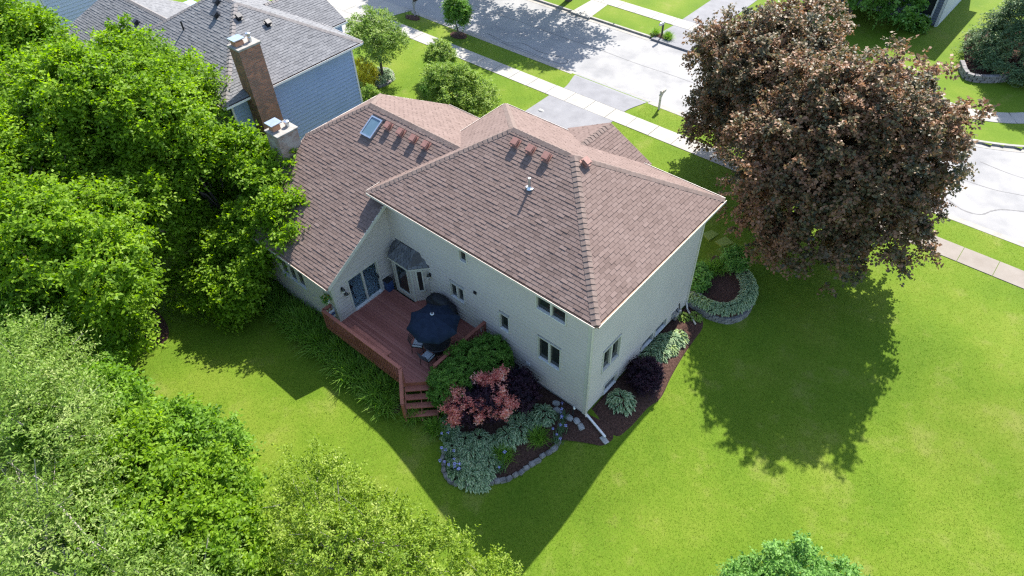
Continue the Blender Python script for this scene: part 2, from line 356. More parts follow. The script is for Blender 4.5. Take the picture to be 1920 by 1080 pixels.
for pl, w in (([(-27.6,24.2),(-26.0,24.0),(-25.2,23.95),(-24.2,24.6),(-22.4,24.35),(-20.6,24.6),(-19.9,24.55),(-19.7,24.2),(-20.0,23.85)],.06),
              ([(-25.6,23.75),(-23.5,23.85),(-21.5,23.75),(-19.9,23.8)],.05), ([(-26.8,23.9),(-24.8,23.65),(-22.8,23.6),(-20.8,23.6)],.04),
              ([(6.2,25.0),(7.4,24.35),(8.3,24.5),(8.7,25.2),(9.2,25.75),(10.4,26.4)],.08), ([(6.9,29.6),(9.0,29.4),(12,29.9)],.05)):
    flat_ribbon(smooth_line(pl, 8), w, -.116, 'crack_seal', SEAL, street)
def near_curb(x0, x1): strip([(x0,23.1),(x1,23.1)], -.18, .0, -.14, .015, 'kerb', KERB, kerb); strip([(x0,23.1),(x1,23.1)], .0, .42, -.14, -.108, 'gutter_pan', KERB, kerb)
kerb = strip([(-120,23.1),(-36.5,23.1)], -.18, .0, -.14, .012, 'kerb', KERB); tag(kerb, kind='structure')
near_curb(-34.9,-18.3); near_curb(-11.9, 40)
strip([(-36.5,23.1),(-34.9,23.1)], -.18, .42, -.14, -.10, 'gutter_pan', KERB, kerb); strip([(-18.3,23.1),(-11.9,23.1)], -.18, .42, -.14, -.10, 'gutter_pan', KERB, kerb)
far_line = [(-120,31.2),(-30,31.2),(-17,31.2)]
strip(far_line, .0, .18, -.14, .015, 'kerb', KERB, kerb); strip(far_line, -.42, .0, -.14, -.108, 'gutter_pan', KERB, kerb)
far2 = [(-13,31.2),(-6,31.2)] + smooth_line(FAR_CURB, 4)
strip(far2, .0, .20, -.14, .015, 'kerb', KERB, kerb); strip(far2, -.42, .0, -.14, -.108, 'gutter_pan', KERB, kerb)

mb = MB(); mb.box(-120, 60, 19.72, 21.02, -.25, -.02); walk = mb.build('sidewalk', KERB); tag(walk, kind='structure')
slab_me = MB().box(-.8+.012, .8-.012, -.66, .66, -.1, .030).mesh('sidewalk_slab', bevel=.006)
slab_me.materials.append(CONC)
TAN = mat('tan_concrete', [(.17,.145,.122), (.215,.19,.165)], .85, 1.1, 8, .25, 70, dist=.006)
slab_tan = slab_me.copy(); slab_tan.materials.clear(); slab_tan.materials.append(TAN)
for k in range(-27, 12):
    o = link('sidewalk_slab', slab_tan if k > 6 else slab_me, None, walk); o.location = (-15.31+1.66*k+8.0, 20.37, random.Random(k).uniform(-.004,.004)); o.scale.x = 1.66/1.6
mb = MB(); mb.box(-100, 2.9, 33.95, 35.2, -.25, -.02); fwalk = mb.build('far_sidewalk', KERB); tag(fwalk, kind='structure')
for k in range(0, 22):
    o = link('sidewalk_slab', slab_me, None, fwalk); o.location = (2.1-1.66*k, 34.57, 0); o.scale.x = 1.66/1.6; o.scale.y = .95
fl = smooth_line([(2.9,34.57),(4.6,34.45),(6.3,35.0),(7.9,36.2),(9.4,38.2),(10.2,41),(10.3,46)], 4)
for i in range(0, len(fl)-2, 2):
    strip(fl[i:i+3], -.62, .62, -.2, .03, 'sidewalk_slab', CONC, fwalk)
mb = MB(); mb.prism([(-17.7,9.6),(-12.45,9.6),(-12.45,19.70),(-17.7,19.70)], -.2, .022); drive = mb.build('driveway', ASPHALT); tag(drive, kind='structure')
arc = []
def apron(x0, x1, fl, y0=21.04, y1=23.42, zz=.018):
    L_ = [(x0-fl*S(t), y0+(y1-y0)*t) for t in np.linspace(0,1,9)]; R_ = [(x1+fl*S(t), y0+(y1-y0)*t) for t in np.linspace(0,1,9)]
    dz = lambda y_: zz-.13*float(S((y_-22.95)/.45))
    V = [(p[0],p[1],dz(p[1])) for p in L_]+[(p[0],p[1],dz(p[1])) for p in R_]
    F = [(i, i+9, i+10, i+1) for i in range(8)]
    me = bpy.data.meshes.new('driveway_apron'); me.from_pydata(V, [], F); me.update(); return me
tag(link('driveway_apron', apron(-17.5,-12.5,.55,zz=.03), ASPHALT), kind='structure')
mb = MB(); mb.prism([(-43.5,9.6),(-36.2,9.6),(-36.2,19.70),(-43.5,19.70)], -.2, .022); tag(mb.build('neighbour_driveway', CONC), kind='structure')
mb = MB(); mb.prism([(-43.9,21.04),(-35.9,21.04),(-35.2,23.2),(-44.6,23.2)], -.2, .018); tag(mb.build('neighbour_driveway_apron', CONC), kind='structure')
mb = MB(); mb.prism([(-16.6,35.22),(-13.6,35.22),(-13.6,45),(-16.6,45)], -.2, .022); tag(mb.build('far_driveway', ASPHALT), kind='structure')
mb = MB(); mb.prism([(-16.8,31.0),(-13.3,31.0),(-13.7,33.93),(-16.6,33.93)], -.2, .018); tag(mb.build('far_driveway_apron', ASPHALT), kind='structure')
mb = MB(); mb.prism([(-24.5,31.0),(-22.6,31.0),(-22.9,33.93),(-24.5,33.93)], -.2, .018); tag(mb.build('far_concrete_apron', CONC), kind='structure')

def mound(name, poly, h, m, rings=8, n=5, zoff=.03):
    """a mulch bed: star-shaped sheet that follows the ground"""
    b = smooth_line(list(poly)+[poly[0]], n)[:-1]; c = np.mean(np.array(b), 0); V = []; F = []; k = len(b)
    for r in range(rings+1):
        t = 1-r/rings
        for p in b:
            x = c[0]+(p[0]-c[0])*t; y = c[1]+(p[1]-c[1])*t
            V.append((x, y, g1(x, y)+(-.05 if r == 0 else zoff)+h*(1-t*t)))
    for r in range(rings):
        for i in range(k): F.append((r*k+i, r*k+(i+1)%k, (r+1)*k+(i+1)%k, (r+1)*k+i))
    me = bpy.data.meshes.new(name); me.from_pydata(V, [], F); me.update(); o = link(name, me, m); tag(o, kind='structure'); return o
BED_BACK = [(-5.6,-3.2),(-4.6,-4.0),(-3.75,-4.75),(-3.1,-5.2),(-2.5,-5.0),(-1.8,-4.25),(-1.15,-3.3),(-.72,-2.1),(-.55,-1.0),(-.2,-.4),(1.0,-.15),(1.25,.6),(.6,.9),(-.5,.75),(-3,.7),(-5.6,.7)]
BED_RIGHT = [(-.5,.6),(1.0,.2),(1.3,1.0),(1.35,2.4),(1.5,3.3),(1.25,4.6),(1.05,6.0),(.95,7.2),(.85,8.2),(.3,8.9),(-.5,8.8)]
mound('mulch_bed_back', BED_BACK, .05, MULCH)
mound('mulch_bed_side', BED_RIGHT, .04, MULCH)
mound('mulch_bed_lilies', [(-17.6,-3.1),(-17.4,-4.6),(-14,-4.75),(-10,-4.8),(-6.6,-4.75),(-6.3,-4.2),(-6.9,-3.6),(-12,-3.1)], .02, MULCH)
mound('mulch_bed_front', [(-30.6,12.0),(-30.2,14.2),(-29.4,15.2),(-28.3,15.0),(-27.6,13.9),(-27.9,12.3),(-27.2,10.8),(-27.0,9.4),(-29,9.4)], .06, MULCH)
mound('mulch_bed_far', [(1.2,45.6),(2.0,42.5),(3.5,39.1),(5,40.6),(7.5,43),(9,47),(7,50),(3,49)], .15, MULCH)
mound('mulch_ring', [(-29.75,22.5),(-29.1,23.0),(-28.3,22.75),(-28.1,22.2),(-28.8,21.8),(-29.6,22.0)], .06, MULCH)
mound('mulch_under_elm', [(-21.5,-10.2),(-19.6,-10.2),(-18.0,-9.2),(-18.3,-8.4),(-20,-8.0),(-21.8,-8.4)], .06, MULCH)

# ------------------------------------------------------------------ roofs, walls, windows
W, D, PM, HE = 12.011, 8.955, .59, 6.44
def interval(poly, b):
    """range of a where the (a,b) polygon is crossed at height b"""
    r = []
    n = len(poly)
    for i in range(n):
        (a0, b0), (a1, b1) = poly[i], poly[(i+1) % n]
        if (b0 <= b <= b1) or (b1 <= b <= b0):
            if abs(b1-b0) < 1e-9: r += [a0, a1]
            else: r.append(a0+(a1-a0)*(b-b0)/(b1-b0))
    return (min(r), max(r)) if r else None
TABS = []          # every single tab of the house's roof, to pick the nearest ones
def roof_plane(poly, z0, gx, gy, roof, deck, collect, seed, expo=.15, tab=.32, rake=.0):
    g = math.hypot(gx, gy); up = Vector((gx/g, gy/g, 0)); k = math.sqrt(1+g*g)
    s = Vector((up.x, up.y, g))/k; e = Vector((up.y, -up.x, 0)); n = e.cross(s)
    if n.z < 0: n = -n; e = -e
    pts = [Vector((p[0], p[1], z0+gx*p[0]+gy*p[1])) for p in poly]
    bmin = min(p.dot(s) for p in pts)
    ab = [(p.dot(e), p.dot(s)-bmin) for p in pts]; bmax = max(b for a, b in ab)
    base = pts[0]; off = base - e*base.dot(e) - s*base.dot(s)      # component along n
    O = off + s*bmin
    deck.quad(*[p + n*.0 for p in pts]); deck.quad(*[p - Vector((0,0,.10)) for p in reversed(pts)])
    for i in range(len(pts)):
        p, q = pts[i], pts[(i+1) % len(pts)]; deck.quad(p, p-Vector((0,0,.10)), q-Vector((0,0,.10)), q)
    rnd = random.Random(seed); nc = int(math.ceil(bmax/expo))
    for c in range(nc):
        b0 = c*expo; b1 = min(b0+expo+.03, bmax)
        i0 = interval(ab, min(b0, bmax-1e-4)+1e-5); i1 = interval(ab, b1-1e-5)
        if not i0 or not i1: continue
        lo, hi = min(i0[0], i1[0]), max(i0[1], i1[1])
        sh = (c % 2)*tab*.5 + rnd.uniform(-.02,.02); a = math.floor((lo-sh)/tab)*tab+sh
        while a < hi:
            w = tab; g_ = .006
            aa, bb = a+g_, a+w-g_
            c0 = max(aa, i0[0]), min(bb, i0[1]); c1 = max(aa, i1[0]), min(bb, i1[1])
            a += w
            if c0[1]-c0[0] < .004 and c1[1]-c1[0] < .004: continue
            if c0[1] < c0[0]: c0 = ((c0[0]+c0[1])/2,)*2
            if c1[1] < c1[0]: c1 = ((c1[0]+c1[1])/2,)*2
            th = rnd.choice((.017,.020,.024,.030)); v = min(1, max(0, rnd.gauss(.5,.11)))
            full = c0 == (aa, bb) and c1 == (aa, bb)
            bl = b0-.012
            P = [O+e*c0[0]+s*bl+n*th, O+e*c0[1]+s*bl+n*th, O+e*c1[1]+s*b1+n*.003, O+e*c1[0]+s*b1+n*.003, O+e*c0[0]+s*bl, O+e*c0[1]+s*bl]
            collect.append((P, v, full, (P[0]+P[2])/2, (e, s, n, O+e*((aa+bb)/2)+s*b0)))
    return n, s, e
def tab_mesh(tabs, name):
    V = []; F = []; var = []
    for (P, v, *_r) in tabs:
        n = len(V); V += [tuple(p) for p in P]
        F += [(n, n+1, n+2, n+3), (n+4, n+5, n+1, n)]; var += [v, v]
        F += [(n+1, n+5, n+2, n+2), (n+4, n, n+3, n+3)]; var += [v, v]
    V = np.array(V); F = np.array(F)
    me = bpy.data.meshes.new(name); Fl = [tuple(dict.fromkeys(f)) for f in F.tolist()]
    me.from_pydata(V.tolist(), [], Fl); a = me.attributes.new('var', 'FLOAT', 'FACE'); a.data.foreach_set('value', np.array(var, dtype=np.float32)); me.update()
    return me
def caps(P0, P1, n1, n2, roof, m, name='hip_cap', step=.22, w=.17):
    """ridge or hip cap shingles, each an object of its own, from the low end P0 to P1"""
    P0 = Vector(P0); P1 = Vector(P1); d = (P1-P0); L_ = d.length; d.normalize()
    w1 = n1.cross(d).normalized(); w2 = n2.cross(d).normalized()
    if w1.dot(n2) > 0: w1 = -w1
    if w2.dot(n1) > 0: w2 = -w2
    u = (n1+n2).normalized(); V = []
    for (t, h) in ((0, .045), (step+.03, .018)):
        V += [d*t+w1*w+n1*h*.75, d*t+u*h*1.15, d*t+w2*w+n2*h*.75]
    V += [w1*w+n1*.004, u*.0, w2*w+n2*.004]
    me = bpy.data.meshes.new(name); me.from_pydata([tuple(v) for v in V], [], [(0,1,4,3),(1,2,5,4),(0,6,7,1),(1,7,8,2),(0,3,6),(2,8,5)]); me.materials.append(m); me.update()
    for k in range(int(L_/step)):
        o = link(name, me, None, roof); o.location = P0+d*(k*step)
FRAME = lambda o, u, n: (Vector(o), Vector(u), Vector(n))
board_cache = {}
def unit_board(m, expo):
    key = (m.name, round(expo, 3))
    if key not in board_cache:
        mb = MB(); n = 0
        pr = [(-.012,.010),(.058,.0),(.062,.010),(.003,expo+.006),(-.012,expo+.006)]; k = len(pr)
        mb.v = [(0,a,b) for a, b in pr]+[(1,a,b) for a, b in pr]
        mb.f = [(i, (i+1) % k, k+(i+1) % k, k+i) for i in range(k)]+[tuple(reversed(range(k))), tuple(range(k,2*k))]; mb.m = [0]*len(mb.f)
        me = mb.mesh('siding_board'); me.materials.append(m); board_cache[key] = me
    return board_cache[key]
def siding(fr, u0, u1, z0, ztop, wall, m, expo=.19, holes=()):
    """lap boards on a wall; ztop(u) gives the wall's top, holes are (u0,u1,z0,z1)"""
    o, u, n = fr; me = unit_board(m, expo); z = z0
    R_ = Matrix((( u.x, n.x, 0, 0), (u.y, n.y, 0, 0), (0, 0, 1, 0), (0, 0, 0, 1)))
    zmax = max(ztop(a) for a in np.linspace(u0, u1, 60))
    while z < zmax-.02:
        us = [a for a in np.linspace(u0, u1, 241) if ztop(a) > z+expo*.55]
        if us:
            segs = [(us[0], us[-1])]
            for h in holes:
                if z+expo > h[2]+.04 and z < h[3]-.04:
                    ns = []
                    for (a, b) in segs:
                        if h[1] <= a or h[0] >= b: ns.append((a, b)); continue
                        if h[0] > a+.01: ns.append((a, h[0]))
                        if h[1] < b-.01: ns.append((h[1], b))
                    segs = ns
            for (a, b) in segs:
                ob = link('siding_board', me, None, wall)
                p = o+u*a; ob.matrix_basis = Matrix.Translation((p.x, p.y, z)) @ R_ @ Matrix.Diagonal((b-a, 1, 1, 1))
        z += expo
def window(fr, u0, u1, z0, z1, parent, panes=1, trim=.055, label=None, sill=True, frame_m=None, wide_mull=.042):
    """window > frame, pane, sill; all in one wall frame"""
    fm = frame_m or FRAMEW; o, u, n = fr
    mb = MB(); mb.fbox(fr, u0, u0+trim, -.07, .070, z0, z1); w = mb.build('window', fm, parent)
    MB().fbox(fr, u1-trim, u1, -.07, .070, z0, z1).build('frame', fm, w)
    MB().fbox(fr, u0+trim+.001, u1-trim-.001, -.07, .068, z1-trim, z1).build('frame', fm, w)
    MB().fbox(fr, u0+trim+.001, u1-trim-.001, -.07, .085, z0, z0+trim*.9).build('sill', WHITE if sill else fm, w)
    iu0, iu1 = u0+trim+.002, u1-trim-.002; wd = (iu1-iu0)/panes
    for k in range(panes):
        a, b = iu0+wd*k, iu0+wd*(k+1)
        if k: MB().fbox(fr, a-wide_mull, a+wide_mull, -.07, .05, z0+trim*.9+.001, z1-trim-.001).build('mullion', fm, w)
        MB().fbox(fr, a+.004, b-.004, -.066, -.045, z0+trim*.9+.002, z1-trim-.002).build('pane', GLASS, w)
    if label: w['label'] = label
    return w
def poly_wall(fr, prof, name, m, parent, n0=-.08, hole=None):
    """wall sheet with a profile (u,z) list; a thin slab behind the boards"""
    o, u, n = fr; mb = MB(); k = len(prof)
    if hole is None:
        A = [o+u*a+n*n0+Vector((0,0,z)) for a, z in prof]; B = [o+u*a+n*(n0-.1)+Vector((0,0,z)) for a, z in prof]
        mb.quad(*A); mb.quad(*reversed(B))
        for i in range(k): j = (i+1) % k; mb.quad(A[i], B[i], B[j], A[j])
    else:
        (a0, a1, h0, h1) = hole
        # profile pieces: left of, right of, above, below the opening
        def clip(pl, f):
            out = []
            for i in range(len(pl)):
                p, q = pl[i], pl[(i+1) % len(pl)]; fp, fq = f(p), f(q)
                if fp >= 0: out.append(p)
                if fp*fq < 0: t = fp/(fp-fq); out.append((p[0]+(q[0]-p[0])*t, p[1]+(q[1]-p[1])*t))
            return out
        for pl in (clip(prof, lambda p: a0-p[0]), clip(prof, lambda p: p[0]-a1), clip(clip(clip(prof, lambda p: p[0]-a0), lambda p: a1-p[0]), lambda p: p[1]-h1), clip(clip(clip(prof, lambda p: p[0]-a0), lambda p: a1-p[0]), lambda p: h0-p[1])):
            if len(pl) < 3: continue
            A = [o+u*a+n*n0+Vector((0,0,z)) for a, z in pl]; B = [o+u*a+n*(n0-.1)+Vector((0,0,z)) for a, z in pl]
            mb.quad(*A); mb.quad(*reversed(B))
    return mb.build(name, m, parent)

PALE_GREEN = mat('pale_green', [(.13,.19,.025), (.19,.23,.05)], .9, 14, 8, .6, 60)
for q_ in ([(-2.45,13.6),(-2.2,14.15),(-1.75,14.12),(-1.88,13.35)], [(-1.6,13.45),(-1.4,14.15),(-.8,14.0),(-1.15,13.35)]):  # two flat quads in a paler green, just above the lawn
    tag(MB().prism([(a, b) for a, b in reversed(q_)], -.05, .035).build('pale_patch', PALE_GREEN), kind='structure')
# ------------------------------------------------------------------ the house
house = empty('house', (-6, 4.5, 0), 'two storey cream house with brown shingle roof and rear deck', 'house')
# main hip roof
dk = MB(); tabs = []
xa, xb = -W, 0.0
rear = roof_plane([(xa,0),(xb,0),(-D/2,D/2),(xa+D/2,D/2)], HE, 0, PM, None, dk, tabs, 1)
right = roof_plane([(0,0),(0,D),(-D/2,D/2)], HE, -PM, 0, None, dk, tabs, 2)
front = roof_plane([(0,D),(xa,D),(xa+D/2,D/2),(-D/2,D/2)], HE+PM*D, 0, -PM, None, dk, tabs, 3)
left = roof_plane([(xa,D),(xa,0),(xa+D/2,D/2)], HE-PM*xa, PM, 0, None, dk, tabs, 4)
roof = dk.build('roof', DECKING, house); roof['label'] = 'brown hip roof of the two storey block'
HR = HE+PM*D/2
A3, B3, C3, D3 = (xa,0,HE), (0,0,HE), (0,D,HE), (xa,D,HE); R1 = (xa+D/2,D/2,HR); R2 = (-D/2,D/2,HR)
for (p, q, n1, n2) in ((A3,R1,rear[0],left[0]),(B3,R2,rear[0],right[0]),(C3,R2,front[0],right[0]),(D3,R1,front[0],left[0])): caps(p, q, n1, n2, roof, CAPM)
caps(R1, R2, rear[0], front[0], roof, CAPM, 'ridge_cap')
# wing roof (jerkinhead)
XL, YR, ZR, M2, ZJ, XR, ZE = -15.236, 3.309, 7.921, .602, 6.511, -11.202, 3.798
tj = (ZR-ZJ)/M2; te = (ZR-ZE)/M2; xw = XL-tj
dk = MB(); tabs2 = []
wr = roof_plane([(xw,YR-te),(XR,YR-te),(XR,.9),(-9.3,YR),(XL,YR),(xw,YR-tj)], ZR-M2*YR, 0, M2, None, dk, tabs2, 5)
wf = roof_plane([(xw,YR+te),(xw,YR+tj),(XL,YR),(-9.3,YR),(XR,5.9),(XR,YR+te)], ZR+M2*YR, 0, -M2, None, dk, tabs2, 6)
wl = roof_plane([(xw,YR-tj),(XL,YR),(xw,YR+tj)], ZR-M2*XL, M2, 0, None, dk, tabs2, 7)
wroof = dk.build('wing_roof', DECKING, house); wroof['label'] = 'brown roof of the low wing with skylight'
caps((xw,YR-tj,ZJ),(XL,YR,ZR), wr[0], wl[0], wroof, CAPM); caps((xw,YR+tj,ZJ),(XL,YR,ZR), wf[0], wl[0], wroof, CAPM); caps((XL,YR,ZR),(-9.5,YR,ZR), wr[0], wf[0], wroof, CAPM, 'ridge_cap')
# front cross gable
dk = MB(); tabs3 = []
GXc, GZr, GS = -6.05, 7.50, .52
gr_ = roof_plane([(GXc,7.1),(GXc,9.35),(-3.75,9.35),(-3.75,8.4)], GZr-(-GS)*GXc, -GS, 0, None, dk, tabs3, 8)
gl_ = roof_plane([(GXc,7.1),(-8.35,8.4),(-8.35,9.35),(GXc,9.35)], GZr-GS*GXc, GS, 0, None, dk, tabs3, 9)
groof = dk.build('gable_roof', DECKING, house)
caps((GXc,7.15,GZr),(GXc,9.33,GZr), gr_[0], gl_[0], groof, CAPM, 'ridge_cap')
# the 300 tabs that show largest are objects, the rest one mesh per roof
allt = [(t, r) for r, tl in ((roof, tabs), (wroof, tabs2), (groof, tabs3)) for t in tl]
camv = Vector(CAM); full = [x for x in allt if x[0][2]]
def shown(x): t = x[0]; dv = camv-t[3]; return max(0, t[4][2].dot(dv.normalized()))/dv.length_squared
full.sort(key=shown, reverse=True); near = full[:300]; near_ids = set(id(x[0]) for x in near)
tab_var = []
rnd = random.Random(5)
for k in range(10):
    th = (.017,.020,.024,.030,.020)[k % 5]; me = bpy.data.meshes.new('shingle'); w2 = .154
    me.from_pydata([(-w2,-.012,th),(w2,-.012,th),(w2,.18,.003),(-w2,.18,.003),(-w2,-.012,0),(w2,-.012,0)], [], [(0,1,2,3),(4,5,1,0),(1,5,2),(4,0,3)])
    a = me.attributes.new('var', 'FLOAT', 'FACE'); v = min(.95, max(.05, rnd.gauss(.5,.11))); a.data.foreach_set('value', np.full(4, v, dtype=np.float32)); me.materials.append(SHING); me.update(); tab_var.append(me)
for (t, r) in near:
    e, s, n, c = t[4]; o = link('shingle', rnd.choice(tab_var), None, r)
    o.matrix_basis = Matrix(((e.x,s.x,n.x,c.x),(e.y,s.y,n.y,c.y),(e.z,s.z,n.z,c.z),(0,0,0,1)))
for r, tl in ((roof, tabs), (wroof, tabs2), (groof, tabs3)):
    tl = [t for t in tl if id(t) not in near_ids]
    tag(link('shingles', tab_mesh(tl, 'shingles'), SHING, r), kind='stuff')
# soffits, gutters, rake boards
def gutter_run(p, q, out, parent, m=GUTTER, w=.12, h=.11):
    p = Vector(p); q = Vector(q); d = (q-p); L_ = d.length; d.normalize(); o = Vector(out)
    fr = FRAME((p.x, p.y, 0), d, o); z = p.z
    mb = MB(); mb.fbox(fr, 0, L_, -.02, w, z-h-.02, z-h+.0); mb.fbox(fr, 0, L_, w-.012, w+.003, z-h, z-.015); mb.fbox(fr, 0, L_, -.02, .0, z-h, z-.03)
    mb.cur = 1; mb.fbox(fr, .01, L_-.01, .001, w-.013, z-h+.001, z-.055)
    g = mb.build('gutter', [m, GUTIN], parent)
    return g
gutter_run((xa,0,HE),(0,0,HE),(0,-1,0),house); gutter_run((0,0,HE),(0,D,HE),(1,0,0),house); gutter_run((0,D,HE),(xa,D,HE),(0,1,0),house); gutter_run((xa,D,HE),(xa,0,HE),(-1,0,0),house)
gutter_run((xw,YR-te,ZE),(XR,YR-te,ZE),(0,-1,0),house); gutter_run((xw,YR+te,ZE),(XR,YR+te,ZE),(0,1,0),house)
MB().box(xa+.02,-.02,.02,D-.02,HE-.20,HE-.125).build('soffit', TRIM, house)
for (y0, y1, zz0, zz1) in ((YR-te+.01, .40, ZE, ZR-M2*(YR-.40)),):
    mb = MB(); V = []
    for x_ in (XR-.05, XR+.012):
        V += [(x_,y0,zz0-.20),(x_,y1,zz1-.20),(x_,y1,zz1+.012),(x_,y0,zz0+.012)]
    mb.v = V; mb.f = [(0,1,2,3),(7,6,5,4),(0,4,5,1),(1,5,6,2),(2,6,7,3),(3,7,4,0)]; mb.m = [0]*6; mb.build('rake_board', TRIM, house)
    mb = MB(); mb.quad((XR-.45,y0,zz0-.11),(XR-.05,y0,zz0-.11),(XR-.05,y1,zz1-.11),(XR-.45,y1,zz1-.11)); mb.build('rake_soffit', TRIM, house)
# left rake board and jerkinhead edge
mb = MB(); mb.bar((xw+.02,YR-te,ZE-.10),(xw+.02,YR-tj,ZJ-.10),.05,.2); mb.build('rake_board', TRIM, house)
mb = MB(); mb.bar((xw+.02,YR+te,ZE-.10),(xw+.02,YR+tj,ZJ-.10),.05,.2); mb.build('rake_board', TRIM, house)
mb = MB(); mb.bar((xw-.02,YR-tj,ZJ-.06),(xw-.02,YR+tj,ZJ-.06),.08,.12); mb.build('gutter', GUTTER, house)
# front gable wall and barge
mb = MB(); mb.quad((-8.3,9.1,6.2),(-3.8,9.1,6.2),(GXc,9.1,7.38)); mb.build('gable_wall', CREAM, house)

# walls of the main block
YW, XW = .46, -.46; XLw = -11.55; DW = D-.46
REAR = FRAME((0,YW,0),(1,0,0),(0,-1,0))              # u = x
RIGHT = FRAME((XW,0,0),(0,1,0),(1,0,0))              # u = y
rear_holes = [(-7.14,-6.66,5.02,5.68),(-7.96,-7.06,2.34,3.27),(-5.06,-4.48,2.28,3.29),(-3.06,-1.57,4.90,5.76),(-2.98,-1.77,1.93,3.33),(-11.25,-9.35,1.0,3.45)]
right_holes = [(1.36,2.62,1.96,3.30),(1.66,2.66,.14,.82),(4.5,5.5,.30,.92),(5.62,6.62,.30,.92)]
wall = poly_wall(REAR, [(-11.68,-1.2),(XW,-1.2),(XW,6.3),(-11.68,6.3)], 'rear_wall', SHEATH, house)
siding(REAR, -11.66, XW-.10, .22, lambda u: 6.27, wall, CREAM, .23, rear_holes)
wall2 = poly_wall(RIGHT, [(YW,-1.2),(DW,-1.2),(DW,6.3),(YW,6.3)], 'side_wall', SHEATH, house)
siding(RIGHT, YW+.10, DW-.10, .22, lambda u: 6.27, wall2, CREAM, .23, right_holes)
mb = MB(); mb.box(XLw+.1, XW-.2, DW-.05, DW, -1, 6.3); mb.box(XLw, XLw+.09, YW+.2, DW, -1, 6.3); mb.build('front_wall', CREAM, house)
MB().fbox(REAR, XLw, XW-.02, -.06, -.01, -1.2, .21).build('foundation', FOUND, house)
MB().fbox(RIGHT, YW, DW, -.06, -.012, -1.2, .21).build('foundation', FOUND, house)
for (fr, a, b) in ((REAR, XW-.10, XW+.062),(RIGHT, YW-.0, YW+.10),(RIGHT, DW-.10, DW)):
    MB().fbox(fr, a, b, -.02, .062 if fr is REAR else .058, .10, 6.26).build('corner_board', TRIM, house)
for h, n_, in ((0,1),(1,2),(2,1),(3,2),(4,2)): window(REAR, *rear_holes[h], house, panes=n_)
for h, n_, in ((0,2),(1,1),(2,1),(3,1)): window(RIGHT, *right_holes[h], house, panes=n_, sill=h > 0)
MB().fbox(REAR, -6.45,-6.30,.0,.09,3.48,3.62).build('dryer_vent', DARKM, house, bevel=.01)
MB().fbox(REAR, -3.58,-3.38,.0,.09,.95,1.15).build('wall_outlet_cover', WHITE, house, bevel=.01)
# downspouts
mb = MB(); mb.tube([(XW+.08,YW-.05,HE-.15),(XW+.09,YW-.09,6.0),(XW+.08,YW-.06,5.8),(XW+.08,YW-.06,.25),(XW+.15,YW-.10,.12)], .045, 6); mb.build('downspout', GUTTER, house)
mb = MB(); mb.bar((XW+.10,YW-.02,.15),(.83,.12,.04),.085,.065); mb.build('downspout_extension', WHITE, house)
mb = MB(); mb.tube([(XW+.30,DW-.02,HE-.15),(XW+.07,DW-.05,5.9),(XW+.07,DW-.05,.35),(XW+.25,DW-.20,.10),(.55,DW-.75,.06)], .045, 6); mb.build('downspout', GUTTER, house)
# wall lamps
def wall_lamp(fr, u, z):
    mb = MB(); mb.fbox(fr, u-.05, u+.05, .0, .075, z-.1, z+.12); o, uu, n = fr; c = o+uu*u+n*.16
    l = mb.build('wall_lamp', DARKM, house)
    mb = MB(); mb.lathe([(.0,-.16),(.05,-.15),(.085,.02),(.05,.09),(.0,.16)], (c.x,c.y,z), 10); mb.build('lantern', DARKM, l)
    mb = MB(); mb.lathe([(.062,-.11),(.088,.0)], (c.x+n.x*.012,c.y+n.y*.012,z), 8); mb.build('pane', WHITE, l)
wall_lamp(REAR, -9.2, 2.85)
# family wing walls
XF = -11.65; YE = -3.19
FAM = FRAME((XF,0,0),(0,1,0),(1,0,0))                # u = y, faces the deck
FREAR = FRAME((0,YE,0),(1,0,0),(0,-1,0))
ztop = lambda y: ZR-M2*(YR-y)-.14
door = (-2.42,-.60,1.12,3.16)
fw = poly_wall(FAM, [(YE,-.6),(.44,-.6),(.44,ztop(.44)),(YE,ztop(YE))], 'wing_gable_wall', SHEATH, house, hole=(door[0]+.05,door[1]-.05,door[2]+.02,door[3]-.05))
siding(FAM, YE+.09, .44, 1.06, lambda u: ztop(u), fw, CREAM, .23, [door])
fw2 = poly_wall(FREAR, [(-17.3,-.6),(XF,-.6),(XF,3.62),(-17.3,3.62)], 'wing_rear_wall', SHEATH, house)
fh = [(-15.75,-13.75,1.75,2.92)]
siding(FREAR, -17.3, XF-.09, .25, lambda u: 3.6, fw2, CREAM, .23, fh)
window(FREAR, *fh[0], house, panes=3, label='row of three dark casement windows in the wing')
MB().fbox(FREAR, -17.3, XF, -.06, -.012, -.6, .24).build('foundation', FOUND, house)
for (fr, a, b) in ((FAM, YE, YE+.09),(FREAR, XF-.09, XF+.056)): MB().fbox(fr, a, b, -.02, .060 if fr is FAM else .056, .2, 3.52).build('corner_board', TRIM, house)
lw = MB(); lw.v = [(-17.3,YE,-.6),(-17.3,DW+1,-.6),(-17.3,DW+1,ZE-.1),(-17.3,YR+tj,ZJ-.12),(-17.3,YR-tj,ZJ-.12),(-17.3,YE,ZE-.1)]; lw.f = [(0,5,4,3,2,1)]; lw.m = [0]; lw.build('wing_end_wall', CREAM, house)
MB().box(-17.3,XLw,DW+.9,DW+1,-.5,ZE+.1).build('garage_wall', CREAM, house)
MB().box(-17.2,-12.9,DW+.98,DW+1.05,.02,2.4).build('garage_door', WHITE, house)
